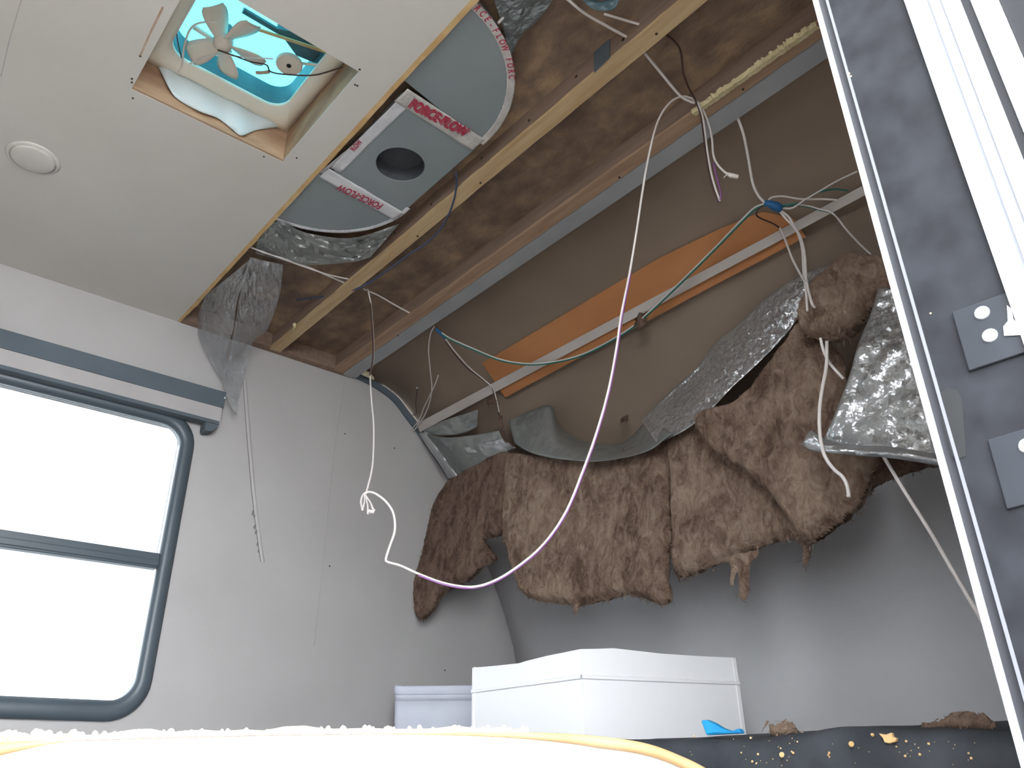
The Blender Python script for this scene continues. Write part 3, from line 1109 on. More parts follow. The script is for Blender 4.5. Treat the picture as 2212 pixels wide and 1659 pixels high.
# ---------------------------------------------------------------- sheets (foil, film) built between two edge lines
def sheet(name, ea, eb, m, label=None, cat=None, parent=None, crinkle=0.006, cs=14, seed=0, bulge=0.0, sub=6, nx=14, solid=0.0008, group=None, smooth=True):
    """ea / eb : (u, v, depth) lines with the same count; depth may be None in between"""
    A = [np.array(p) for p in spline([tuple(q) for q in fill_depth(ea)], sub)]
    B = [np.array(p) for p in spline([tuple(q) for q in fill_depth(eb)], sub)]
    rows = []
    for i, (a, b) in enumerate(zip(A, B)):
        row = []
        for t in np.linspace(0, 1, nx):
            p = Vector(a + (b - a) * t)
            v = (p - C0).normalized()
            amp = crinkle * (1.0 if 0 < t < 1 else 0.6)
            f1 = fbm(p, cs, 3, seed)
            f2 = abs(mnoise.noise(p * cs * 2.7 + Vector((seed, 0, 0))))
            p = p - v * (amp * (f1 + f2) + bulge * math.sin(math.pi * t))
            row.append(p)
        rows.append(row)
    o = MB().grid(rows).build(name, m, parent, smooth=smooth, solid=solid)
    if label:
        tag(o, label, cat, group)
    return o


def dz_(u, v, z):
    return z / ray(u, v).z


def dy_(u, v, y):
    return y / ray(u, v).y


def dx_(u, v, x):
    return x / ray(u, v).x


def bplane(off=0.0):             # leaning plane of the hanging batts: x - 0.14 z = 1.55
    return (1.0, 0.0, -0.14), 1.55 + off


def db(u, v, off=0.0):
    n_, c_ = bplane(off)
    r = ray(u, v)
    return c_ / (r.x * n_[0] + r.z * n_[2])


# clear plastic hanging from the ceiling corner by the window shade
za = ZC - 0.004
sheet('plastic_sheet', [(442, 640, dz_(442, 640, za)), (427, 690, dy_(427, 690, YW - .02)), (433, 738, None), (468, 805, None), (484, 826, dy_(484, 826, YW - .03))],
      [(546, 556, dz_(546, 556, za)), (512, 650, None), (505, 705, None), (489, 762, None), (493, 828, dy_(493, 828, YW - .06))],
      'clear_film', 'wide sheet of clear plastic hanging in the ceiling corner beside the window shade', 'plastic sheet', crinkle=0.020, cs=17, seed=3, sub=8, nx=24, smooth=False)
sheet('plastic_sheet', [(540, 556, dz_(540, 556, ZC - .012)), (520, 630, None), (508, 700, None), (492, 790, dy_(492, 790, YW - .10)), (484, 826, None), (496, 872, None), (512, 896, dy_(512, 896, YW - .06))],
      [(612, 572, dz_(612, 572, ZC + .004)), (603, 640, None), (577, 712, None), (548, 738, dy_(548, 738, YW - .11)), (531, 800, None), (523, 832, None), (517, 852, dy_(517, 852, YW - .07))],
      'clear_film', 'narrow crumpled strip of clear plastic reaching down to the end of the window shade', 'plastic sheet', crinkle=0.018, cs=24, seed=6, sub=8, nx=20, smooth=False)
# grey film below the duct end
sheet('vapour_film', [(556, 520, dz_(556, 520, ZC + .014)), (600, 478, dz_(600, 478, ZC + .010)), (660, 503, dz_(660, 503, ZC + .008)), (760, 514, dz_(760, 514, ZC + .006)), (862, 484, dz_(862, 484, ZC + .004))],
      [(552, 548, dz_(552, 548, ZC + .022)), (600, 560, dz_(600, 560, ZC + .022)), (662, 572, dz_(662, 572, ZC + .020)), (760, 566, dz_(760, 566, ZC + .016)), (800, 556, dz_(800, 556, ZC + .010))],
      'foil_dull', 'grey crumpled film bunched under the lower end of the duct', 'film', crinkle=0.020, cs=22, seed=9, sub=10, nx=14, smooth=False)
# film at the upper end of the duct
sheet('vapour_film', [(1104, 152, dz_(1104, 152, ZC + .02)), (1092, 80, None), (1074, 20, None), (1060, -30, dz_(1060, -30, ZC + .02))],
      [(1104, 118, dz_(1104, 118, ZC + .03)), (1126, 78, None), (1168, 36, None), (1215, -30, dz_(1215, -30, ZC + .035))],
      'grey_film', 'grey translucent film behind the upper end of the duct', 'film', crinkle=0.014, cs=24, seed=12, sub=10, nx=16, smooth=False)
sheet('plastic_sheet', [(1236, -40, dz_(1236, -40, ZC + .02)), (1262, 4, None), (1290, 22, None), (1330, 16, None), (1348, -40, dz_(1348, -40, ZC + .02))],
      [(1250, -44, dz_(1250, -44, ZC + .03)), (1266, -12, None), (1292, 2, None), (1322, -6, None), (1336, -44, dz_(1336, -44, ZC + .03))],
      'teal_dark', 'dark teal plastic hanging at the top between the rafters', 'plastic sheet', crinkle=0.01, cs=14, seed=14, sub=8, nx=12)

# ---------------------------------------------------------------- nose foil
# corner piece against the side wall
fc = thing('foil_corner', cu(985, 1030, .03), 'crumpled silver foil in the corner where side wall meets the nose', 'foil')
sheet('foil_face', [(905, 932, dcur(905, 932, .035)), (960, 945, dcur(960, 945, .045)), (1020, 940, dcur(1020, 940, .05)), (1078, 930, dcur(1078, 930, .05))],
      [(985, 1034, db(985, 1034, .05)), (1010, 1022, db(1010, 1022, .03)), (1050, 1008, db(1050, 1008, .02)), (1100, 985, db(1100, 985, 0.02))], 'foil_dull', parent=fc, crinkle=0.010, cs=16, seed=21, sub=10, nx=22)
sheet('foil_flap', [(912, 930, dcur(912, 930, .04)), (950, 912, None), (990, 898, None), (1032, 885, dcur(1032, 885, .04))],
      [(930, 938, dcur(930, 938, .05)), (960, 940, None), (1000, 936, None), (1032, 922, dcur(1032, 922, .05))], 'foil_dull', parent=fc, crinkle=0.012, cs=20, seed=22, sub=10, nx=16)
sheet('foil_fold', [(998, 966, dcur(998, 966, .07)), (1030, 958, None), (1070, 950, None), (1088, 944, dcur(1088, 944, .08))],
      [(1012, 978, dcur(1012, 978, .09)), (1040, 978, None), (1085, 976, None), (1114, 968, dcur(1114, 968, .10))], 'foil', parent=fc, crinkle=0.008, cs=24, seed=23, sub=10, nx=14)
sheet('foil_roll', [(905, 936, dcur(905, 936, .06)), (925, 968, None), (950, 1003, None), (968, 1034, db(968, 1034, 0.0))],
      [(918, 934, dcur(918, 934, .07)), (940, 962, None), (966, 998, None), (990, 1030, db(990, 1030, -0.01))], 'foil', parent=fc, crinkle=0.004, cs=26, seed=24, sub=10, nx=10, bulge=0.012)

# long facing that has peeled off the nose
ff = thing('foil_facing', cu(1345, 955, .05), 'long silver foil facing peeled down across the nose ceiling', 'foil')
E1 = [(1098, 908, dcur(1098, 908, .05)), (1150, 886, dcur(1150, 886, .05)), (1190, 878, dcur(1190, 878, .06)), (1212, 925, dcur(1212, 925, .06)), (1270, 955, dcur(1270, 955, .06)), (1345, 956, dcur(1345, 956, .05)), (1402, 902, dcur(1402, 902, .04))]
E2 = [(1112, 958, db(1112, 958, -.03)), (1140, 975, None), (1180, 987, db(1180, 987, -.075)), (1235, 994, None), (1300, 996, db(1300, 996, -.09)), (1395, 976, None), (1452, 936, db(1452, 936, -.085))]
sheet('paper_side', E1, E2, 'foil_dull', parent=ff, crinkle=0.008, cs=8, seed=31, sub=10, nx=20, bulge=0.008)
E3 = [(1385, 908, dcur(1385, 908, .035)), (1440, 852, dcur(1440, 852, .03)), (1500, 800, dcur(1500, 800, .03)), (1545, 742, dcur(1545, 742, .03)), (1590, 706, dcur(1590, 706, .03)), (1660, 640, dcur(1660, 640, .03)), (1745, 588, dcur(1745, 588, .03)), (1800, 570, dcur(1800, 570, .03))]
E4 = [(1420, 958, db(1420, 958, -.065)), (1478, 930, db(1478, 930, -.07)), (1530, 890, db(1530, 890, -.07)), (1580, 838, db(1580, 838, -.06)), (1640, 782, db(1640, 782, -.05)), (1700, 720, db(1700, 720, -.04)), (1742, 664, db(1742, 664, -.03)), (1800, 640, db(1800, 640, -.02))]
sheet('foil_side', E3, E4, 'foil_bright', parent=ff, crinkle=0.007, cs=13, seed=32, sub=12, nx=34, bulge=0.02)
E5 = [(1405, 892, dcur(1405, 892, .06)), (1440, 856, dcur(1440, 856, .06)), (1490, 810, dcur(1490, 810, .06)), (1538, 762, dcur(1538, 762, .06))]
E6 = [(1398, 900, dcur(1398, 900, .07)), (1430, 902, dcur(1430, 902, .08)), (1500, 900, dcur(1500, 900, .10)), (1534, 812, dcur(1534, 812, .09))]
sheet('foil_fold', E5, E6, 'foil_bright', parent=ff, crinkle=0.006, cs=20, seed=33, sub=12, nx=26, bulge=0.006)

# hanging foil sheet at the right, half behind the door jamb
fr_ = thing('foil_sheet', dp(1900, 990, dx_(1900, 990, 1.42)), 'silver foil sheet hanging beside the door jamb', 'foil')
H = 1.44
F1 = [(1898, 620, dx_(1898, 620, H + .04)), (1880, 680, None), (1853, 745, dx_(1853, 745, H)), (1835, 810, None), (1805, 890, dx_(1805, 890, H - .02)), (1778, 955, dx_(1778, 955, H - .02))]
F2 = [(2060, 640, dx_(2060, 640, H + .05)), (2060, 700, None), (2060, 780, dx_(2060, 780, H)), (2060, 850, None), (2060, 920, dx_(2060, 920, H - .01)), (2045, 985, dx_(2045, 985, H - .02))]
sheet('hanging_face', F1, F2, 'foil', parent=fr_, crinkle=0.008, cs=12, seed=41, sub=12, nx=34, bulge=-0.01)
F3 = [(1732, 962, dx_(1732, 962, H - .05)), (1752, 930, None), (1782, 948, dx_(1782, 948, H - .05)), (1850, 962, None), (1930, 966, dx_(1930, 966, H - .04)), (2050, 985, dx_(2050, 985, H - .03))]
F4 = [(1730, 958, dx_(1730, 958, H - .045)), (1750, 972, None), (1790, 978, dx_(1790, 978, H - .06)), (1850, 984, None), (1930, 990, dx_(1930, 990, H - .05)), (2050, 1010, dx_(2050, 1010, H - .04))]
sheet('bottom_fold', F3, F4, 'foil', parent=fr_, crinkle=0.006, cs=18, seed=42, sub=12, nx=14, bulge=0.012)

# ================================================================ INSULATION BATTS
def pip(poly, X, Y):
    inside = np.zeros(X.shape, bool)
    n = len(poly)
    for i in range(n):
        x0_, y0_ = poly[i]
        x1_, y1_ = poly[(i + 1) % n]
        cond = ((y0_ > Y) != (y1_ > Y))
        xi = (x1_ - x0_) * (Y - y0_) / ((y1_ - y0_) if abs(y1_ - y0_) > 1e-12 else 1e-12) + x0_
        inside ^= cond & (X < xi)
    return inside


def pdist(poly, X, Y):
    best = np.full(X.shape, 1e9)
    n = len(poly)
    for i in range(n):
        ax, ay = poly[i]
        bx, by = poly[(i + 1) % n]
        dx, dy = bx - ax, by - ay
        L2 = dx * dx + dy * dy + 1e-12
        t = np.clip(((X - ax) * dx + (Y - ay) * dy) / L2, 0, 1)
        best = np.minimum(best, np.hypot(X - ax - t * dx, Y - ay - t * dy))
    return best


def batt(outline, off, thick, label, seed, m='fibreglass', amp=0.0095, step=0.0040, name='insulation_batt', rag=0.010, fringe=500, curl=None, plane=None, cat='insulation', group='loose insulation batts'):
    """fluffy slab: outline is given on the leaning hang plane"""
    pn, pc = plane if plane else bplane(off)
    nrm = Vector(pn).normalized()
    e1 = Vector((0, -1, 0))
    e1 = (e1 - nrm * e1.dot(nrm)).normalized()
    e2 = e1.cross(nrm)
    if e2.z < 0:
        e2 = -e2
    P3 = [pl(u, v, pn, pc) for u, v in outline]
    org = P3[0]
    poly = [((p - org).dot(e1), (p - org).dot(e2)) for p in P3]
    poly = [tuple(q) for q in spline(poly + poly[:1], 5)[:-1]]
    # ragged edge
    rag_poly = []
    for i, (x, y) in enumerate(poly):
        k = mnoise.noise(Vector((x * 55, y * 55, seed))) + 0.6 * mnoise.noise(Vector((x * 140, y * 140, seed + 4)))
        rag_poly.append((x + rag * 0.5 * k, y + rag * 0.5 * mnoise.noise(Vector((x * 60, y * 60, seed + 9)))))
    poly = rag_poly
    px, py = np.array([q[0] for q in poly]), np.array([q[1] for q in poly])
    xs = np.arange(px.min() - step, px.max() + step, step)
    ys = np.arange(py.min() - step, py.max() + step, step)
    X, Y = np.meshgrid(xs, ys)
    ins = pip(poly, X, Y)
    D = pdist(poly, X, Y)
    D[~ins] = 0
    # move outside grid points that touch inside cells onto the boundary: keep as is with zero thickness
    keep = ins.copy()
    nb = np.zeros_like(ins)
    nb[1:, :] |= ins[:-1, :]
    nb[:-1, :] |= ins[1:, :]
    nb[:, 1:] |= ins[:, :-1]
    nb[:, :-1] |= ins[:, 1:]
    rim = nb & ~ins
    keep |= rim
    idx = -np.ones(X.shape, int)
    vs = []
    toward = -nrm if nrm.x > 0 else nrm
    for i in range(X.shape[0]):
        for j in range(X.shape[1]):
            if not keep[i, j]:
                continue
            d = D[i, j]
            prof_ = thick * min(1.0, (d / 0.013)) ** 0.5 if d > 0 else 0.0
            w = Vector((X[i, j], Y[i, j], seed * 1.7))
            # layered relief: soft waves, torn ridges running down the batt, fine fibres
            f = 0.5 * mnoise.fractal(Vector((w.x * 7, w.y * 5, w.z)), 0.9, 2.1, 2)
            q1 = mnoise.noise(Vector((w.x * 30 + f, w.y * 17 + 0.5 * f, w.z)))
            f += 0.40 * (0.45 - abs(q1))
            q2 = mnoise.noise(Vector((w.x * 62 + 3 * q1, w.y * 36, w.z + 3)))
            f += 0.45 * (0.4 - abs(q2))
            f += 0.45 * (0.4 - abs(mnoise.noise(Vector((w.x * 120 + 4 * q2, w.y * 75, w.z)))))
            f += 0.25 * mnoise.noise(Vector((w.x * 210, w.y * 160, w.z)))
            f += 1.6 * min(0.0, mnoise.noise(Vector((w.x * 26, w.y * 20, w.z + 8))) + 0.40) * 2
            h = prof_ * 0.5 + amp * f * min(1.0, d / 0.02)
            jx = 0.0025 * mnoise.noise(w * 150) if d > 0 else 0.002 * mnoise.noise(w * 90)
            p = org + e1 * (X[i, j] + jx) + e2 * (Y[i, j] + 0.0025 * mnoise.noise(w * 140 + Vector((5, 5, 5))))
            if curl:
                h += curl(X[i, j], Y[i, j])
            idx[i, j] = len(vs)
            vs.append((p, h, prof_))
    nv = len(vs)
    verts = [p + toward * h for p, h, q in vs] + [p - toward * (q * 0.5) for p, h, q in vs]
    fs = []
    for i in range(X.shape[0] - 1):
        for j in range(X.shape[1] - 1):
            a, b, c, d = idx[i, j], idx[i, j + 1], idx[i + 1, j + 1], idx[i + 1, j]
            if min(a, b, c, d) < 0:
                continue
            if not (ins[i, j] or ins[i, j + 1] or ins[i + 1, j + 1] or ins[i + 1, j]):
                continue
            fs.append((a, b, c, d))
            fs.append((nv + d, nv + c, nv + b, nv + a))
    root = thing(name, org, label, cat, group)
    body = MB()
    body.v = [tuple(v_) for v_ in verts]
    body.f = fs
    body.build('fibre_mat', m, root, smooth=True)
    # loose fibres around the edge and on the face
    rnd = random.Random(int(seed * 100) + 7)
    fb = MB()
    n_e = len(poly)
    for k in range(fringe):
        if k % 3:
            q_ = poly[rnd.randrange(n_e)]
            base = org + e1 * q_[0] + e2 * q_[1] + toward * (rnd.uniform(-0.3, 0.4) * thick)
            L = rnd.uniform(0.004, 0.015)
            drop = 0.8
        else:
            vv = vs[rnd.randrange(nv)]
            base = vv[0] + toward * vv[1]
            L = rnd.uniform(0.003, 0.010)
            drop = 0.4
        d_ = Vector((rnd.uniform(-1, 1), rnd.uniform(-1, 1), rnd.uniform(-1, 1) - drop)).normalized() + toward * 0.4
        d_.normalize()
        s_ = d_.cross(Vector((rnd.uniform(-1, 1), rnd.uniform(-1, 1), rnd.uniform(-1, 1))))
        if s_.length < 1e-4:
            continue
        s_.normalize()
        w_ = rnd.uniform(0.0006, 0.0022)
        bend = Vector((rnd.uniform(-1, 1), rnd.uniform(-1, 1), rnd.uniform(-1.5, .3))) * L * 0.4
        rows = [[base - s_ * w_, base + s_ * w_], [base + d_ * L * 0.55 - s_ * w_ * .7 + bend * .3, base + d_ * L * 0.55 + s_ * w_ * .7 + bend * .3], [base + d_ * L + bend - s_ * 0.0002, base + d_ * L + bend + s_ * 0.0002]]
        fb.grid(rows)
    o = fb.build('loose_fibres', m, root)
    o['kind'] = 'stuff'
    return root


batt([(975, 1038), (1035, 1005), (1098, 978), (1100, 1060), (1090, 1130), (1074, 1158), (1044, 1166), (1072, 1205), (1040, 1225), (1014, 1250), (990, 1262), (953, 1285), (931, 1320), (909, 1338), (900, 1305), (902, 1254), (917, 1203), (931, 1138), (945, 1090)],
     0.004, 0.045, 'narrow brown insulation batt hanging against the side wall', 1.1, m='fibreglass_dark')
batt([(1100, 980), (1200, 988), (1300, 989), (1390, 972), (1438, 950), (1442, 1000), (1442, 1080), (1449, 1150), (1443, 1200), (1441, 1250), (1443, 1302), (1410, 1300), (1380, 1288), (1350, 1286), (1300, 1298), (1245, 1308), (1200, 1302), (1145, 1290), (1122, 1260), (1110, 1220), (1100, 1180), (1092, 1150), (1098, 1060)],
     0.0, 0.055, 'wide brown insulation batt hanging in the middle of the front wall', 2.3, m='fibreglass')
batt([(1449, 952), (1500, 915), (1560, 900), (1650, 960), (1720, 1080), (1746, 1150), (1700, 1162), (1640, 1182), (1560, 1214), (1500, 1238), (1464, 1242), (1459, 1180), (1455, 1080)],
     0.01, 0.055, 'lighter brown insulation batt tucked behind the torn diagonal one', 3.7, m='fibreglass')
batt([(1730, 700), (1770, 730), (1812, 760), (1830, 830), (1850, 930), (1900, 990), (1880, 1040), (1862, 1082), (1845, 1105), (1800, 1140), (1745, 1172), (1700, 1110), (1650, 1050), (1600, 1010), (1570, 985), (1545, 975), (1515, 940), (1508, 905), (1540, 885), (1600, 868), (1650, 815), (1690, 762)],
     -0.075, 0.06, 'torn diagonal insulation batt drooping in front beside the hanging foil', 4.9, m='fibreglass', amp=0.009)
batt([(1850, 960), (1990, 985), (2040, 1000), (1995, 1012), (1930, 1032), (1890, 1052), (1860, 1070), (1845, 1030)], -0.03, 0.04, 'dark scrap of insulation below the hanging foil sheet', 5.4, m='fibreglass_dark', fringe=60)
CLP = ((1.0, 0.0, 0.0), 1.52)
batt([(1896, 556), (1850, 552), (1812, 578), (1772, 615), (1748, 650), (1736, 690), (1742, 722), (1790, 738), (1830, 722), (1866, 690), (1905, 650), (1960, 640), (1960, 570)], 0, 0.09, 'clump of brown insulation pushed up under the nose near the door jamb', 6.2, m='fibreglass', amp=0.013, plane=CLP)
# torn tassels hanging below
for k, (ol, lb) in enumerate((([(1560, 1205), (1632, 1190), (1636, 1200), (1622, 1215), (1617, 1250), (1618, 1275), (1612, 1293), (1601, 1295), (1597, 1262), (1596, 1232), (1588, 1242), (1582, 1262), (1576, 1258), (1580, 1225)], 'long wispy insulation tuft hanging under the lighter batt'),
                              ([(1722, 1150), (1748, 1160), (1753, 1180), (1748, 1205), (1742, 1219), (1735, 1216), (1735, 1190)], 'short insulation tuft hanging under the torn diagonal batt'),
                              ([(1240, 1295), (1252, 1295), (1249, 1312), (1244, 1324), (1240, 1312)], 'tiny insulation tuft under the wide middle batt'))):
    batt(ol, -0.01, 0.012, lb, 7.1 + k, step=0.0025, amp=0.003, rag=0.004, fringe=30, name='insulation_tuft', group='insulation tufts')

# fluff stuck to the cables and board
for k, (u, v, r, lb) in enumerate(((1384, 692, .017, 'small fluff of insulation caught on the green cable'), (1062, 868, .011, 'small fluff of insulation beside the end of the tan board'), (1350, 905, .007, 'small fluff of insulation on the foil facing'))):
    c = cu(u, v, .06)
    ol = [(u + 1.2 * r * 900 * math.cos(a) * (0.6 + .5 * random.random()), v + r * 900 * math.sin(a) * (0.6 + .5 * random.random())) for a in np.linspace(0, 2 * math.pi, 11)[:-1]]
    batt(ol, 0, 0.007, lb, 9.3 + k, step=0.0022, amp=0.003, rag=0.016, fringe=110, name='fibre_fluff', plane=((1, 0, 0), c.x), group='bits of insulation fluff', m='fibreglass_dark')

# ================================================================ WIRES
def wire(name, label, strands, cat='wire', group=None):
    """strands: (part name, material, radius, [(u, v, depth)], offset)"""
    first = fill_depth(strands[0][3])[0]
    t = thing(name, first, label, cat, group)
    for pn_, m_, r_, path, off in strands:
        P = spline([tuple(q) for q in fill_depth(path)], 8)
        P = [Vector(p) for p in P]
        if off:
            Q = []
            for i, p in enumerate(P):
                tg = (P[min(i + 1, len(P) - 1)] - P[max(i - 1, 0)]).normalized()
                vd = (p - C0).normalized()
                sd = tg.cross(vd)
                sd = sd.normalized() if sd.length > 1e-5 else Vector((1, 0, 0))
                Q.append(p + sd * off)
            P = Q
        MB().tube(P, r_, 8).build(pn_, m_, t, smooth=True)
    return t


def dc(u, v, o=0.0):
    return dz_(u, v, ZC + o)


# long drooping white/purple lead
LW = [(1510, 222, dc(1510, 222, .0)), (1490, 211, None), (1470, 209, dc(1470, 209, .005)), (1445, 224, None), (1422, 260, None), (1405, 320, 1.72), (1390, 400, None), (1375, 500, None), (1360, 590, 1.62), (1342, 680, None), (1332, 750, None), (1315, 840, 1.52), (1290, 930, None), (1258, 1020, None), (1220, 1110, 1.44),
      (1170, 1180, None), (1110, 1230, None), (1060, 1258, None), (1015, 1268, 1.44), (960, 1260, None), (905, 1240, None), (865, 1222, None), (838, 1214, 1.52), (834, 1206, None), (842, 1180, None), (853, 1145, None), (850, 1110, None), (835, 1085, None), (812, 1067, 1.62), (795, 1063, None), (784, 1070, None), (780, 1085, None), (783, 1101, 1.64)]
lw = wire('hanging_cable', 'long white and purple cable drooping across the room to a bare end', [('white_conductor', 'wire_white', 0.0024, LW, 0.0), ('purple_conductor', 'wire_purple', 0.0019, LW[8:21], 0.0025)])
for k, (a, b) in enumerate((((788, 1066), (783, 1102)), ((789, 1070), (795, 1110)), ((790, 1070), (806, 1100)))):
    MB().tube([dp(*a, 1.62), dp((a[0] + b[0]) / 2 + 2, (a[1] + b[1]) / 2, 1.625), dp(*b, 1.63)], [0.0018, 0.0016, 0.0026], 6).build('bare_end', 'wire_white', lw)
MB().tube([dp(795, 1104, 1.63), dp(806, 1106, 1.63), dp(810, 1100, 1.63)], [0.004, 0.004, 0.0015], 7).build('connector', 'wire_white', lw)

# cable hanging from rafter one to that end
d0 = dc(797, 628, -.002)
HW = [(793, 624, dc(793, 624, .01)), (800, 655, d0), (803, 690, None), (806, 740, None), (805, 780, None), (799, 810, None), (801, 860, None), (806, 920, None), (805, 985, None), (801, 1020, None), (794, 1048, None), (789, 1066, 1.62)]
wire('hanging_cable', 'grey-white cable hanging straight down from the pale rafter', [('brown_conductor', 'wire_brown', 0.0020, HW[:5] + [(799, 810, 2.02)], 0.0), ('white_conductor', 'wire_white', 0.0021, HW, 0.0014)])

# white feed from rafter one to the knot, and brown/purple loop
FW = [(1392, 114, dc(1392, 114, .03)), (1420, 148, None), (1450, 185, None), (1472, 209, dc(1472, 209, .004)), (1490, 219, None), (1500, 222, dc(1500, 222, .0))]
wire('ceiling_cable', 'flat white cable crossing between the two rafters at the top', [('jacket', 'wire_white', 0.0032, FW, 0.0)])
BW = [(1440, 76, dc(1440, 76, .03)), (1455, 88, None), (1468, 105, None), (1473, 130, None), (1476, 160, None), (1490, 195, None), (1505, 222, dc(1505, 222, -.003)), (1514, 250, None), (1520, 290, None), (1525, 330, None), (1532, 370, None), (1541, 405, None), (1552, 436, 1.66)]
BW2 = [(1552, 436, 1.66), (1557, 424, None), (1553, 400, None), (1546, 375, None), (1541, 352, 1.66)]
BW3 = [(1518, 235, dc(1518, 235, -.004)), (1530, 265, None), (1538, 300, None), (1541, 335, None), (1550, 355, None), (1566, 372, 1.66), (1580, 380, 1.66)]
kw = wire('hanging_cable', 'brown and white cable bunch hanging in a tight loop over the brown rafter', [('brown_conductor', 'wire_brown', 0.0021, BW, 0.0), ('white_conductor', 'wire_white', 0.0025, BW[6:], 0.0032), ('loop', 'wire_purple', 0.0019, BW2, 0.0), ('white_lead', 'wire_white', 0.0024, BW3, 0.0)])
MB().tube([dp(1568, 374, 1.66), dp(1578, 379, 1.66), dp(1594, 382, 1.66)], [0.0025, 0.0055, 0.0045], 8).build('wire_nut', 'wire_white', kw)
MB().tube([dp(1570, 377, 1.66), dp(1563, 384, 1.66)], 0.0012, 6).build('bare_end', 'wire_white', kw)
# cables at the very top
TW = [(1222, -5, dc(1222, -5, .03)), (1262, 28, None), (1310, 56, None), (1358, 82, dc(1358, 82, .03))]
wire('ceiling_cable', 'white cable above the duct running to the pale rafter', [('jacket', 'wire_white', 0.0032, TW, 0.0)])
TW2 = [(1305, 30, dc(1305, 30, .035)), (1345, 42, None), (1388, 55, dc(1388, 55, .035))]
wire('ceiling_cable', 'short white cable below the dark teal plastic', [('jacket', 'wire_white', 0.0028, TW2, 0.0)])
TW3 = [(1076, 50, dc(1076, 50, .02)), (1098, 26, None), (1124, -5, dc(1124, -5, .03))]
wire('ceiling_cable', 'white cable crossing the film at the upper duct end', [('jacket', 'wire_white', 0.003, TW3, 0.0)])
# cables at the lower left
LC = [(541, 534, dc(541, 534, .008)), (580, 549, None), (640, 566, None), (700, 592, None), (755, 616, dc(755, 616, .012))]
LC2 = [(560, 541, dc(560, 541, .010)), (640, 570, None), (705, 592, None), (762, 605, dc(762, 605, .014))]
wire('ceiling_cable', 'white cable pair leaving the ceiling edge below the duct', [('jacket', 'wire_white', 0.0024, LC, 0.0), ('second_jacket', 'wire_white', 0.0022, LC2, 0.0)])
LC3 = [(785, 624, dc(785, 624, .02)), (815, 637, None), (850, 657, None), (892, 680, dc(892, 680, .012))]
wire('ceiling_cable', 'short white cable between the rafters near the side wall', [('jacket', 'wire_white', 0.0026, LC3, 0.0)])
BC = [(985, 372, dc(985, 372, .005)), (986, 400, None), (978, 440, None), (958, 485, dc(958, 485, -.006)), (925, 522, None), (880, 552, dc(880, 552, -.006)), (835, 585, None), (790, 615, dc(790, 615, -.004)), (745, 632, None), (700, 640, dc(700, 640, .03)), (640, 648, dc(640, 648, .05))]
wire('ceiling_cable', 'thin dark blue cable lying over the pale rafter', [('jacket', 'wire_blue', 0.0026, BC, 0.0)])

# right bundle at the blue tape
hb = cu(1665, 442, .10)
DB = dist(hb, 1665, 442)
tp_ = thing('cable_splice', hb, 'white and green cable bundle bound with bright blue tape near the batten', 'wire')
MB().tube([dp(1650, 438, DB), dp(1662, 440, DB), dp(1676, 446, DB), (dp(1688, 452, DB))], [0.006, 0.009, 0.012, 0.009], 10).build('blue_tape', 'blue_tape', tp_, smooth=True)


def strand(par, nm, m_, r_, path):
    P = [Vector(p) for p in spline([tuple(q) for q in fill_depth(path)], 8)]
    return MB().tube(P, r_, 7).build(nm, m_, par, smooth=True)


strand(tp_, 'white_strand', 'wire_white', 0.0034, [(1594, 255, dc(1594, 255, .004)), (1606, 290, None), (1617, 345, None), (1626, 395, None), (1638, 422, None), (1654, 440, DB)])
strand(tp_, 'white_strand', 'wire_white', 0.0024, [(1660, 434, DB), (1666, 427, None), (1690, 424, None), (1730, 430, None), (1775, 430, None), (1808, 432, dcur(1808, 432, .04))])
strand(tp_, 'green_strand', 'wire_green', 0.0024, [(1688, 444, DB), (1715, 441, None), (1735, 435, None), (1760, 418, None), (1800, 409, None), (1832, 412, dcur(1832, 412, .03))])
strand(tp_, 'white_strand', 'wire_white', 0.0022, [(1690, 450, DB), (1712, 449, None), (1738, 432, None), (1775, 410, None), (1810, 390, None), (1852, 370, dcur(1852, 370, .04))])
strand(tp_, 'white_strand', 'wire_white', 0.0022, [(1690, 444, DB), (1720, 442, None), (1750, 446, None), (1770, 452, dcur(1770, 452, .05)), (1800, 462, None), (1830, 498, None), (1860, 530, None), (1895, 562, dcur(1895, 562, .05))])
strand(tp_, 'green_strand', 'wire_green', 0.0016, [(1690, 446, DB), (1720, 444, None), (1750, 448, None), (1770, 454, dcur(1770, 454, .05)), (1802, 464, None), (1832, 500, None), (1862, 532, None), (1897, 564, dcur(1897, 564, .05))])
strand(tp_, 'brown_strand', 'wire_brown', 0.0020, [(1648, 444, DB), (1636, 454, None), (1634, 465, None), (1648, 474, None), (1668, 482, None), (1684, 492, dcur(1684, 492, .05))])
strand(tp_, 'white_strand', 'wire_white', 0.0030, [(1688, 456, DB), (1705, 470, None), (1716, 490, None), (1730, 515, None), (1738, 550, None), (1742, 605, None), (1752, 650, dx_(1752, 650, 1.44)), (1760, 665, dx_(1760, 665, 1.45))])
strand(tp_, 'white_strand', 'wire_white', 0.0028, [(1686, 458, DB), (1697, 472, None), (1710, 485, None), (1724, 505, None), (1733, 540, None), (1736, 590, None), (1742, 640, None), (1744, 672, dx_(1744, 672, 1.44))])
strand(tp_, 'white_strand', 'wire_white', 0.0026, [(1684, 492, dcur(1684, 492, .05)), (1697, 520, None), (1712, 560, None), (1732, 598, None), (1742, 612, dx_(1742, 612, 1.45))])
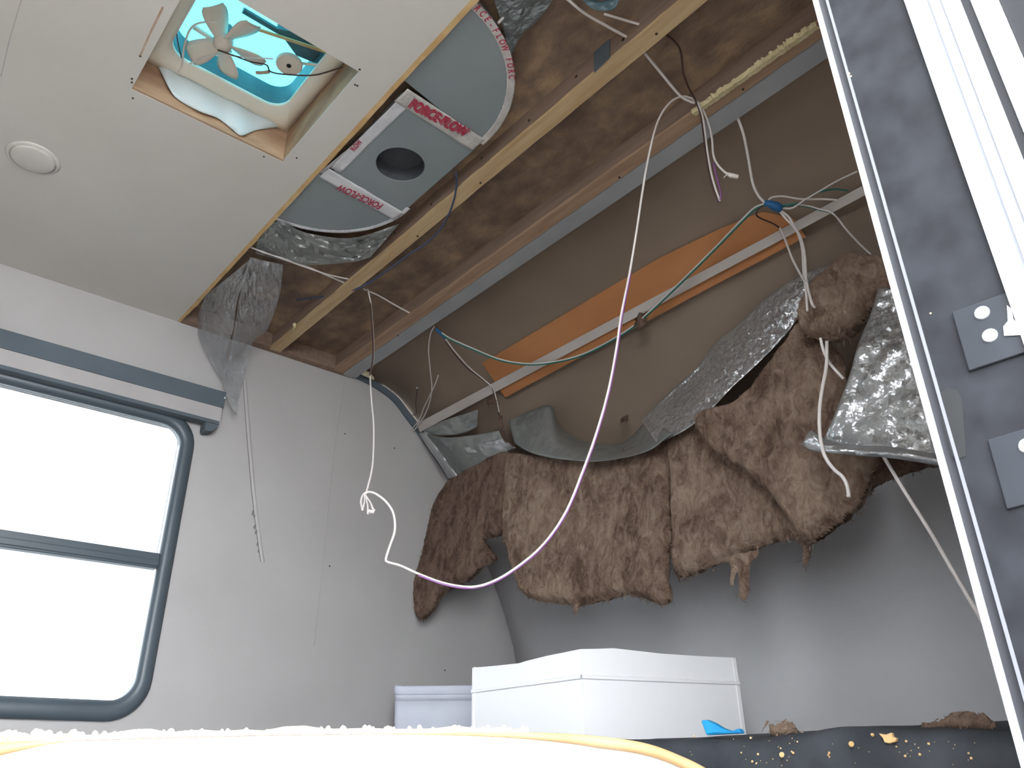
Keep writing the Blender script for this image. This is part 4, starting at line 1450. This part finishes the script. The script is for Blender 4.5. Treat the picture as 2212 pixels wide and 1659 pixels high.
# green / white pair running down-left from the tape
GP = [(1650, 440, DB), (1628, 450, None), (1600, 477, None), (1550, 529, None), (1500, 579, None), (1450, 628, None), (1396, 679, dcur(1396, 679, .06)), (1368, 704, None), (1310, 740, None), (1250, 768, None), (1190, 782, dcur(1190, 782, .05)), (1135, 785, None), (1080, 776, None), (1020, 752, None), (975, 732, None), (950, 716, dcur(950, 716, .05))]
wire('ceiling_cable', 'green and white cable pair swagged under the tan board', [('white_conductor', 'wire_white', 0.0023, GP, 0.0), ('green_conductor', 'wire_green', 0.0026, GP, 0.0042)])
# left splice
LS = cu(950, 716, .05)
DL = dist(LS, 950, 716)
ls = thing('cable_splice', LS, 'small blue taped cable splice below the metal strip', 'wire')
MB().tube([dp(942, 710, DL), dp(950, 718, DL), dp(963, 732, DL)], [0.004, 0.0065, 0.004], 9).build('blue_tape', 'blue_tape', ls, smooth=True)
strand(ls, 'white_strand', 'wire_white', 0.0022, [(938, 706, DL), (930, 722, None), (926, 755, None), (929, 795, None), (933, 835, None), (929, 865, None), (918, 895, None), (902, 920, None), (893, 932, dcur(893, 932, .05))])
strand(ls, 'white_strand', 'wire_white', 0.0020, [(947, 810, dcur(947, 810, .05)), (940, 830, None), (927, 858, None), (916, 880, None), (906, 905, None), (888, 930, dcur(888, 930, .06))])
strand(ls, 'white_strand', 'wire_white', 0.0022, [(962, 732, DL), (985, 762, None), (1015, 795, None), (1045, 820, None), (1064, 838, dcur(1064, 838, .05)), (1072, 862, None), (1078, 890, dcur(1078, 890, .06))])
strand(ls, 'brown_strand', 'wire_brown', 0.0024, [(962, 736, DL), (980, 762, None), (1008, 794, None), (1040, 818, None), (1062, 836, dcur(1062, 836, .05)), (1070, 862, None), (1078, 895, dcur(1078, 895, .06)), (1084, 930, None), (1095, 950, None), (1114, 970, dcur(1114, 970, .1))])
strand(ls, 'brown_strand', 'wire_brown', 0.0016, [(901, 840, dcur(901, 840, .04)), (898, 870, None), (899, 893, None), (890, 897, dcur(890, 897, .05))])
MB().lathe([(0.004, 0), (0.003, 0.004), (0.001, 0.005)], cu(901, 838, .04), ray(901, 838) * -1, 8).build('wire_tip', 'screw', ls)
# brown sleeve (fluff covered) over the lower part of this cable
strand(ls, 'fluffy_sleeve', 'fibreglass_dark', 0.007, [(1081, 898, dcur(1081, 898, .062)), (1083, 920, None), (1088, 942, None), (1096, 955, dcur(1096, 955, .09))])
# cables at the lower right
RW = [(1772, 730, dx_(1772, 730, 1.40)), (1780, 760, None), (1795, 788, None), (1822, 818, dx_(1822, 818, 1.43))]
wire('hanging_cable', 'short white cable vanishing behind the hanging foil sheet', [('jacket', 'wire_white', 0.0030, RW, 0.0)])
RW2 = [(1786, 738, dx_(1786, 738, 1.38)), (1785, 790, None), (1776, 840, None), (1770, 890, dx_(1770, 890, 1.34)), (1772, 945, None), (1782, 985, None), (1800, 1012, None), (1820, 1030, None), (1830, 1050, None), (1834, 1074, dx_(1834, 1074, 1.34))]
rw = wire('hanging_cable', 'white cable dangling in front of the torn diagonal batt', [('jacket', 'wire_white', 0.0034, RW2, 0.0)])
MB().tube([dp(1833, 1066, dx_(1833, 1066, 1.34)), dp(1829, 1072, dx_(1829, 1072, 1.34))], 0.0016, 6).build('bare_end', 'wire_white', rw)
RW3 = [(1908, 985, dx_(1908, 985, 1.45)), (1955, 1063, None), (2010, 1150, None), (2075, 1262, None), (2170, 1420, dx_(2170, 1420, 1.2))]
wire('hanging_cable', 'taut white cord running from the hanging foil down behind the jamb', [('cord', 'wire_white', 0.0034, RW3, 0.0)])

# ================================================================ DOOR JAMB (close, right)
door = thing('door_1', W(DX1, 0.13, ZF))
struct(door, 'black door frame with aluminium edges')
zb, zt = ZF, 1.24
X = DX1
# black inner face of the jamb
MB().box(X, X + 0.03, 0.097, 0.1445, zb, zt).build('jamb_panel', 'black_jamb', door)
# inner corner: bead, dark groove, bright edge
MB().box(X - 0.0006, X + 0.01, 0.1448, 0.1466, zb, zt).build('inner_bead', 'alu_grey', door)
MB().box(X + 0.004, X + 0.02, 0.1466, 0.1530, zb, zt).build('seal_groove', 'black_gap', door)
MB().box(X - 0.0005, X + 0.022, 0.1530, 0.1557, zb, zt).build('edge_strip', 'alu_edge', door)
# outer aluminium extrusion: stepped ribs
prof2 = [(0.097, -0.005), (0.0905, -0.005), (0.0900, 0.003), (0.0845, 0.005), (0.084, -0.003), (0.0805, -0.003), (0.080, 0.005), (0.0775, 0.005), (0.077, -0.005), (0.0690, -0.005),
         (0.0685, 0.010), (0.0655, 0.012), (0.0635, 0.002), (0.0590, 0.002), (0.0585, -0.003), (0.0560, -0.003), (0.0555, 0.006), (0.051, 0.006), (0.051, 0.03), (0.097, 0.03)]
pts = [W(X + dx, yy, zb) for yy, dx in prof2]
MB().prism(pts, (0, 0, zt - zb)).build('outer_frame', 'aluminium', door)
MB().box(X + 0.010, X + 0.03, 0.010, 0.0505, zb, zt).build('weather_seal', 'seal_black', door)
MB().box(X + 0.001, X + 0.02, 0.0845, 0.0903, zb, zt).build('groove_shade', 'alu_grey', door)  # grey and black strips in the recesses, groove shading put in as colour
MB().box(X + 0.001, X + 0.02, 0.0775, 0.0802, zb, zt).build('groove_shade', 'alu_grey', door)
MB().box(X + 0.004, X + 0.02, 0.0640, 0.0688, zb, zt).build('groove_shade', 'seal_black', door)
MB().box(X + 0.003, X + 0.02, 0.0545, 0.0558, zb, zt).build('groove_shade', 'alu_grey', door)
# second jamb and head of the doorway
MB().box(DX0 - 0.03, DX0, 0.042, 0.16, zb, zt).build('jamb_panel', 'black_jamb', door)
MB().box(DX0, X + 0.03, 0.042, 0.16, zt, zt + 0.03).build('head', 'black_jamb', door)
# strike plates with bright rivets
def plate(px, rivets, hole=None):
    q = [xp(u, v, X - 0.0022) for u, v in px]
    o = MB().prism(q, (0.0022, 0, 0)).build('strike_plate', 'black_plate', door, bevel=0.0006)
    for (u, v, r) in rivets:
        c = xp(u, v, X - 0.0022)
        MB().lathe([(r, 0), (r * .85, .001), (r * .4, .0016)], c, (-1, 0, 0), 16).build('rivet', 'aluminium', o, smooth=True)
    return o


pl1 = plate([(2055, 674), (2092, 801), (2240, 752), (2200, 622)], [(2121, 676, 0.0042), (2138, 725, 0.0042)])
c = [xp(u, v, X - 0.0024) for u, v in ((2176, 660), (2186, 668), (2190, 690), (2200, 700), (2212, 724), (2170, 726), (2168, 706), (2178, 694))]
MB().prism(c, (-0.0006, 0, 0)).build('worn_patch', 'aluminium', pl1)
pl2 = plate([(2132, 950), (2174, 1100), (2330, 1060), (2280, 905)], [(2218, 963, 0.0042)])
q = [xp(u, v, X - 0.0004) for u, v in ((2030, 850), (2045, 838), (2066, 842), (2078, 862), (2086, 960), (2086, 985), (2070, 992), (2056, 984), (2034, 905))]
MB().prism(q, (0.0004, 0, 0)).build('dark_smudge', 'smudge', door)
random.seed(17)
for (u, v, s) in ((1833, 160, .0022), (1838, 165, .0014), (1832, 245, .0016), (2086, 680, .0014), (2094, 686, .0014), (2079, 1177, .0018), (2093, 1188, .0016), (2010, 677, .0012)):
    c = xp(u, v, X)
    s *= .55
    MB().lathe([(s, 0), (s * .8, s * .4), (s * .2, s * .6)], c, (-1, 0, 0), 7).build('foam_speck', 'luan_edge', door)

# ================================================================ BED AREA
# dark bed base under everything
base = MB().box(0.96, 2.10, 0.19, 2.40, ZF, -0.055).box(0.16, 0.9599, 0.6, 2.40, ZF, -0.115).build('bed_base', 'base_dark')
tag(base, 'dark bed base below the black mattress', 'bed base')

# black mattress, lumpy top edge following what is seen
ytop = [(0.30, .034), (0.36, .035), (0.42, .040), (0.47, .045), (0.52, .047), (0.57, .043), (0.62, .040), (0.70, .040), (0.80, .044), (0.88, .046), (0.96, .053), (1.03, .062), (1.12, .060), (1.3, .056), (1.7, .055), (2.38, .055)]


def mtop(yy):
    return float(np.interp(yy, [a for a, b in ytop], [b for a, b in ytop]))


XM = 0.95
mt = MB()
rows = []
for yy in np.linspace(0.19, 2.385, 160):
    row = []
    z1_ = mtop(yy)
    for (xx, zz, a) in ((XM + .03, -.054, 0), (XM + .008, -.045, .3), (XM, -.03, 1), (XM - .004, -.012, 1), (XM - .006, .002, 1), (XM - .006, z1_ * .35, 1), (XM - .003, z1_ * .6, 1), (XM + .002, z1_ * .85, .8), (XM + .012, z1_, .5),
                        (XM + .04, z1_ + .002, .5), (XM + .12, .05, .3), (XM + .3, .05, .2), (XM + .7, .05, .2), (XM + 1.12, .05, 0), (XM + 1.14, .04, 0), (XM + 1.14, -.054, 0)):
        j = 0.006 * a * (fbm((xx, yy, zz), 16, 4, 2.0))
        row.append(W(xx + j, yy, zz + 0.5 * j))
    rows.append(row)
mt.grid(rows)
n_ = len(rows[0])
mt.f.append(tuple(range(n_)))
mt.f.append(tuple((len(rows) - 1) * n_ + k for k in range(n_))[::-1])
mattress = tag(mt.build('mattress', 'black_fabric', smooth=True), 'black dusty mattress under the white box', 'mattress')

# foam crumbs on its front
random.seed(23)
cr = MB()
for k in range(60):
    u = random.uniform(1420, 2110)
    v = random.uniform(1590, 1655)
    s = random.choice((.0005, .0006, .0008, .0012, .0016))
    p = xp(u, v, XM - 0.008)
    cr.lathe([(s * .5, 0), (s, s * .6), (s * .6, s * 1.3), (s * .1, s * 1.6)], p, (-1, random.uniform(-.5, .5), random.uniform(-.3, .8)), 6)
o = cr.build('foam_crumbs', 'luan_edge')
o['kind'] = 'stuff'
tag(o, 'tiny pale foam crumbs scattered over the black mattress', 'crumbs')
# star shaped foam scrap
q = [(1897, 1584), (1912, 1587), (1925, 1582), (1928, 1592), (1936, 1594), (1934, 1602), (1920, 1606), (1910, 1604), (1906, 1594)]
P3 = [xp(u, v, XM - 0.010) for u, v in q]
tag(MB().prism(P3, (0.006, 0, 0)).build('foam_scrap', 'luan_edge', bevel=0.001), 'star-shaped tan foam scrap stuck on the black mattress', 'foam scrap')
for k, (u, v, s) in enumerate(((1840, 1608, .0035), (1886, 1588, .002), (1690, 1631, .0035))):
    p = xp(u, v, XM - 0.009)
    tag(MB().lathe([(s * .6, 0), (s, .001), (s * .7, .003), (s * .2, .0035)], p, (-1, 0, .3), 7).build('foam_scrap', 'luan_edge'), ('small square foam chip below the star-shaped scrap', 'tiny foam chip beside the star-shaped scrap', 'oval foam chip low on the mattress front')[k], 'foam scrap')
# insulation scraps lying on the mattress
SP = ((1.0, 0, 0), XM + 0.06)
batt([(1664, 1588), (1666, 1556), (1672, 1568), (1690, 1564), (1712, 1562), (1722, 1578), (1726, 1588)], 0, 0.03, 'small insulation scrap on the mattress right of the white box', 12.1, step=0.003, amp=0.004, rag=0.004, fringe=60, plane=SP, name='insulation_scrap', group='insulation scraps on the mattress')
batt([(1990, 1576), (1995, 1562), (2030, 1560), (2055, 1545), (2095, 1542), (2130, 1548), (2140, 1578)], 0, 0.04, 'larger insulation scrap on the mattress beside the door jamb', 13.1, step=0.003, amp=0.005, rag=0.004, fringe=80, plane=SP, name='insulation_scrap', group='insulation scraps on the mattress')
# blue plastic scrap
bp_ = [(1513, 1556), (1524, 1555), (1540, 1562), (1556, 1572), (1578, 1580), (1594, 1573), (1600, 1584), (1525, 1588)]
P3 = [xp(u, v, XM + 0.03) for u, v in bp_]
mb = MB().prism(P3, (0.012, 0, 0))
tag(mb.build('plastic_scrap', 'blue_plastic', bevel=0.002), 'crumpled bright blue plastic scrap in front of the white box', 'plastic scrap')

# ---- white box
bx_ = thing('storage_box', W(1.4, 1.4, 0.052), 'white panelled box standing on the black mattress', 'box')
Pc = Vector((1.30, 1.275))
Pl = Vector((1.30, 1.660))
Pr = Vector((1.715, 1.158))
Pb = Pl + (Pr - Pc)


def box_face(name, A, B, tops, zmid, inset, parent, ribs=1):
    """upright panel from A to B (plan) with a wavy top given as (t, z)"""
    n = 40
    d = (B - A)
    nrm = Vector((d.y, -d.x)).normalized()
    c = (Pc + Pl + Pr + Pb) / 4
    if nrm.dot(A - c) < 0:
        nrm = -nrm
    rows = []
    for t in np.linspace(0, 1, n):
        zt_ = float(np.interp(t, [a for a, b in tops], [b for a, b in tops]))
        p = A + d * t
        row = []
        for zz, of in ((0.052, 0), (zmid - .006, 0), (zmid - .004, .003), (zmid + .002, .003), (zmid + .004, 0.0), (zt_, -0.001), (zt_, -0.012), (0.052, -0.012)):
            row.append(W(p.x + nrm.x * of, p.y + nrm.y * of, zz))
        rows.append(row)
    return MB().grid(rows).build(name, 'box_white', parent)


box_face('side_panel', Pc, Pl, [(0, .250), (.3, .247), (.5, .243), (.52, .241), (.75, .244), (1, .2485)], .193, 0, bx_)
box_face('side_panel', Pc, Pr, [(0, .250), (.12, .253), (.2, .256), (.5, .250), (.75, .249), (1, .2500)], .193, 0, bx_)
box_face('side_panel', Pl, Pb, [(0, .2485), (1, .249)], .193, 0, bx_)
box_face('side_panel', Pr, Pb, [(0, .2495), (1, .249)], .193, 0, bx_)

# ---- pale fabric bin behind the box
pb_ = thing('fabric_bin', W(1.6, 2.2, 0.052), 'pale blue-grey fabric bin with a rolled rim against the side wall', 'fabric bin')
pn_ = [Vector((1.425, 2.215)), Vector((1.70, 2.02)), Vector((1.90, 2.14)), Vector((1.62, 2.385))]


def rr_poly(P, r, n=6):
    out_ = []
    for i, p in enumerate(P):
        a, b = P[i - 1], P[(i + 1) % len(P)]
        da, db_ = (a - p).normalized(), (b - p).normalized()
        p0, p1 = p + da * r, p + db_ * r
        for k in range(n + 1):
            t = k / n
            out_.append(p0 * (1 - t) ** 2 + p * 2 * t * (1 - t) + p1 * t * t)
    return out_


loop = rr_poly(pn_, 0.03)
loop = loop + loop[:1]
cc = sum(pn_, Vector((0, 0))) / 4
rows = []
for s, zz in ((0.95, .052), (0.97, .10), (0.985, .16), (0.99, .215)):
    rows.append([W(cc.x + (p.x - cc.x) * s + 0.002 * mnoise.noise(Vector((p.x * 20, p.y * 20, zz * 20))), cc.y + (p.y - cc.y) * s, zz) for p in loop])
MB().grid(rows).build('bin_body', 'pale_fabric', pb_, smooth=True, solid=0.003)
rows = []
for a in np.linspace(0, 2 * math.pi, 11):
    row = []
    for i, p in enumerate(loop):
        s = 1.0
        tilt = 0.018 * mnoise.noise(Vector((p.x * 9, p.y * 9, 1.0))) + 0.03 * (p.x - 1.45)
        d_ = (p - cc).normalized()
        q_ = p + d_ * (0.006 * math.cos(a))
        row.append(W(q_.x, q_.y, .248 + tilt + 0.014 * math.sin(a)))
    rows.append(row)
MB().grid(rows).build('rolled_rim', 'pale_fabric', pb_, smooth=True)
rows = [[W(cc.x + (p.x - cc.x) * .99, cc.y + (p.y - cc.y) * .99, .214) for p in loop], [W(p.x, p.y, .246 + 0.018 * mnoise.noise(Vector((p.x * 9, p.y * 9, 1.0))) + 0.03 * (p.x - 1.45)) for p in loop]]
MB().grid(rows).build('upper_band', 'pale_fabric', pb_, smooth=True, solid=0.003)

# ---- white broken panel in the foreground
wp = thing('broken_panel', W(0.5, 0.95, -0.05), 'bowed white wall panel with torn tan edge lying in the foreground', 'wall panel')
# edge line of the panel: (pixel u, v of top edge, horizontal distance)
ed = [(-260, 1612, 1.22), (-120, 1608, 1.18), (0, 1603, 1.15), (150, 1598, 1.13), (400, 1590, 1.11), (700, 1584, 1.10), (1020, 1582, 1.09), (1180, 1584, 1.08), (1300, 1592, 1.07), (1400, 1608, 1.06), (1480, 1638, 1.05), (1530, 1664, 1.045), (1575, 1695, 1.04)]


def hd(u, v, h):
    r = ray(u, v)
    return C0 + r * (h / math.hypot(r.x, r.y))


EDG = [Vector(q) for q in spline([tuple(hd(u, v, h)) for u, v, h in ed], 7)]
rows, rows_e, rows_f = [], [], []
random.seed(31)
for i, p in enumerate(EDG):
    away = Vector((p.x, p.y, 0)).normalized()
    t = i / (len(EDG) - 1)
    lowz = CZ - 0.112
    drop = 0.040 + 0.020 * min(1.0, max(0.0, (t - 0.3) / .2)) + 0.10 * max(0.0, t - 0.5)
    drop = min(drop, p.z - lowz)
    rows.append([p + away * 0.12 + Vector((0, 0, -.004)), p + away * 0.004 + Vector((0, 0, -0.001)), p + Vector((0, 0, -.004)), p - away * .001 + Vector((0, 0, -drop * .5)), p + away * .004 + Vector((0, 0, -drop)), p + away * 0.12 + Vector((0, 0, -drop))])
    th = 0.001 + 0.012 * max(0.0, min(1.0, (t - .44) / .22)) + 0.020 * max(0.0, min(1.0, (.25 - t) / .12))
    rows_e.append([p + away * .010 + Vector((0, 0, .001)), p + away * (0.002 - th * .7) + Vector((0, 0, 0.0)), p + away * (.002 - th * .9) + Vector((0, 0, -th * .6)), p + away * (.002 - th * .6) + Vector((0, 0, -th)), p + away * .006 + Vector((0, 0, -th))])
    if t < 0.56:
        hgt = 0.0045 + 0.005 * random.random() ** 2 + 0.006 * max(0, .3 - t) / .3 * random.random()
        rows_f.append([p + away * .0 + Vector((0, 0, -.001)), p + away * .001 + Vector((0, 0, hgt * .7)), p + away * .006 + Vector((0, 0, hgt)), p + away * 0.03 + Vector((0, 0, hgt * .5)), p + away * .035 + Vector((0, 0, -.003))])
MB().grid(rows).build('white_skin', 'panel_white', wp, smooth=True)
MB().grid(rows_e).build('torn_edge', 'edge_orange', wp, smooth=True)
MB().grid(rows_f).build('foam_crust', 'foam', wp)
random.seed(37)
mb = MB()
for k in range(150):
    i = random.randrange(0, int(len(EDG) * .56))
    p = EDG[i]
    away = Vector((p.x, p.y, 0)).normalized()
    s = random.uniform(.0015, .004) * (1.6 if i < len(EDG) * .25 else 1)
    mb.lathe([(s * .6, 0), (s, s * .5), (s * .8, s * 1.3), (s * .2, s * 1.8)], p + away * random.uniform(.0, .02) + Vector((random.uniform(-.006, .006), random.uniform(-.006, .006), .003)), (random.uniform(-.4, .4), random.uniform(-.4, .4), 1), 6)
o = mb.build('foam_beads', 'foam', wp)
o['kind'] = 'stuff'

bpy.context.view_layer.update()
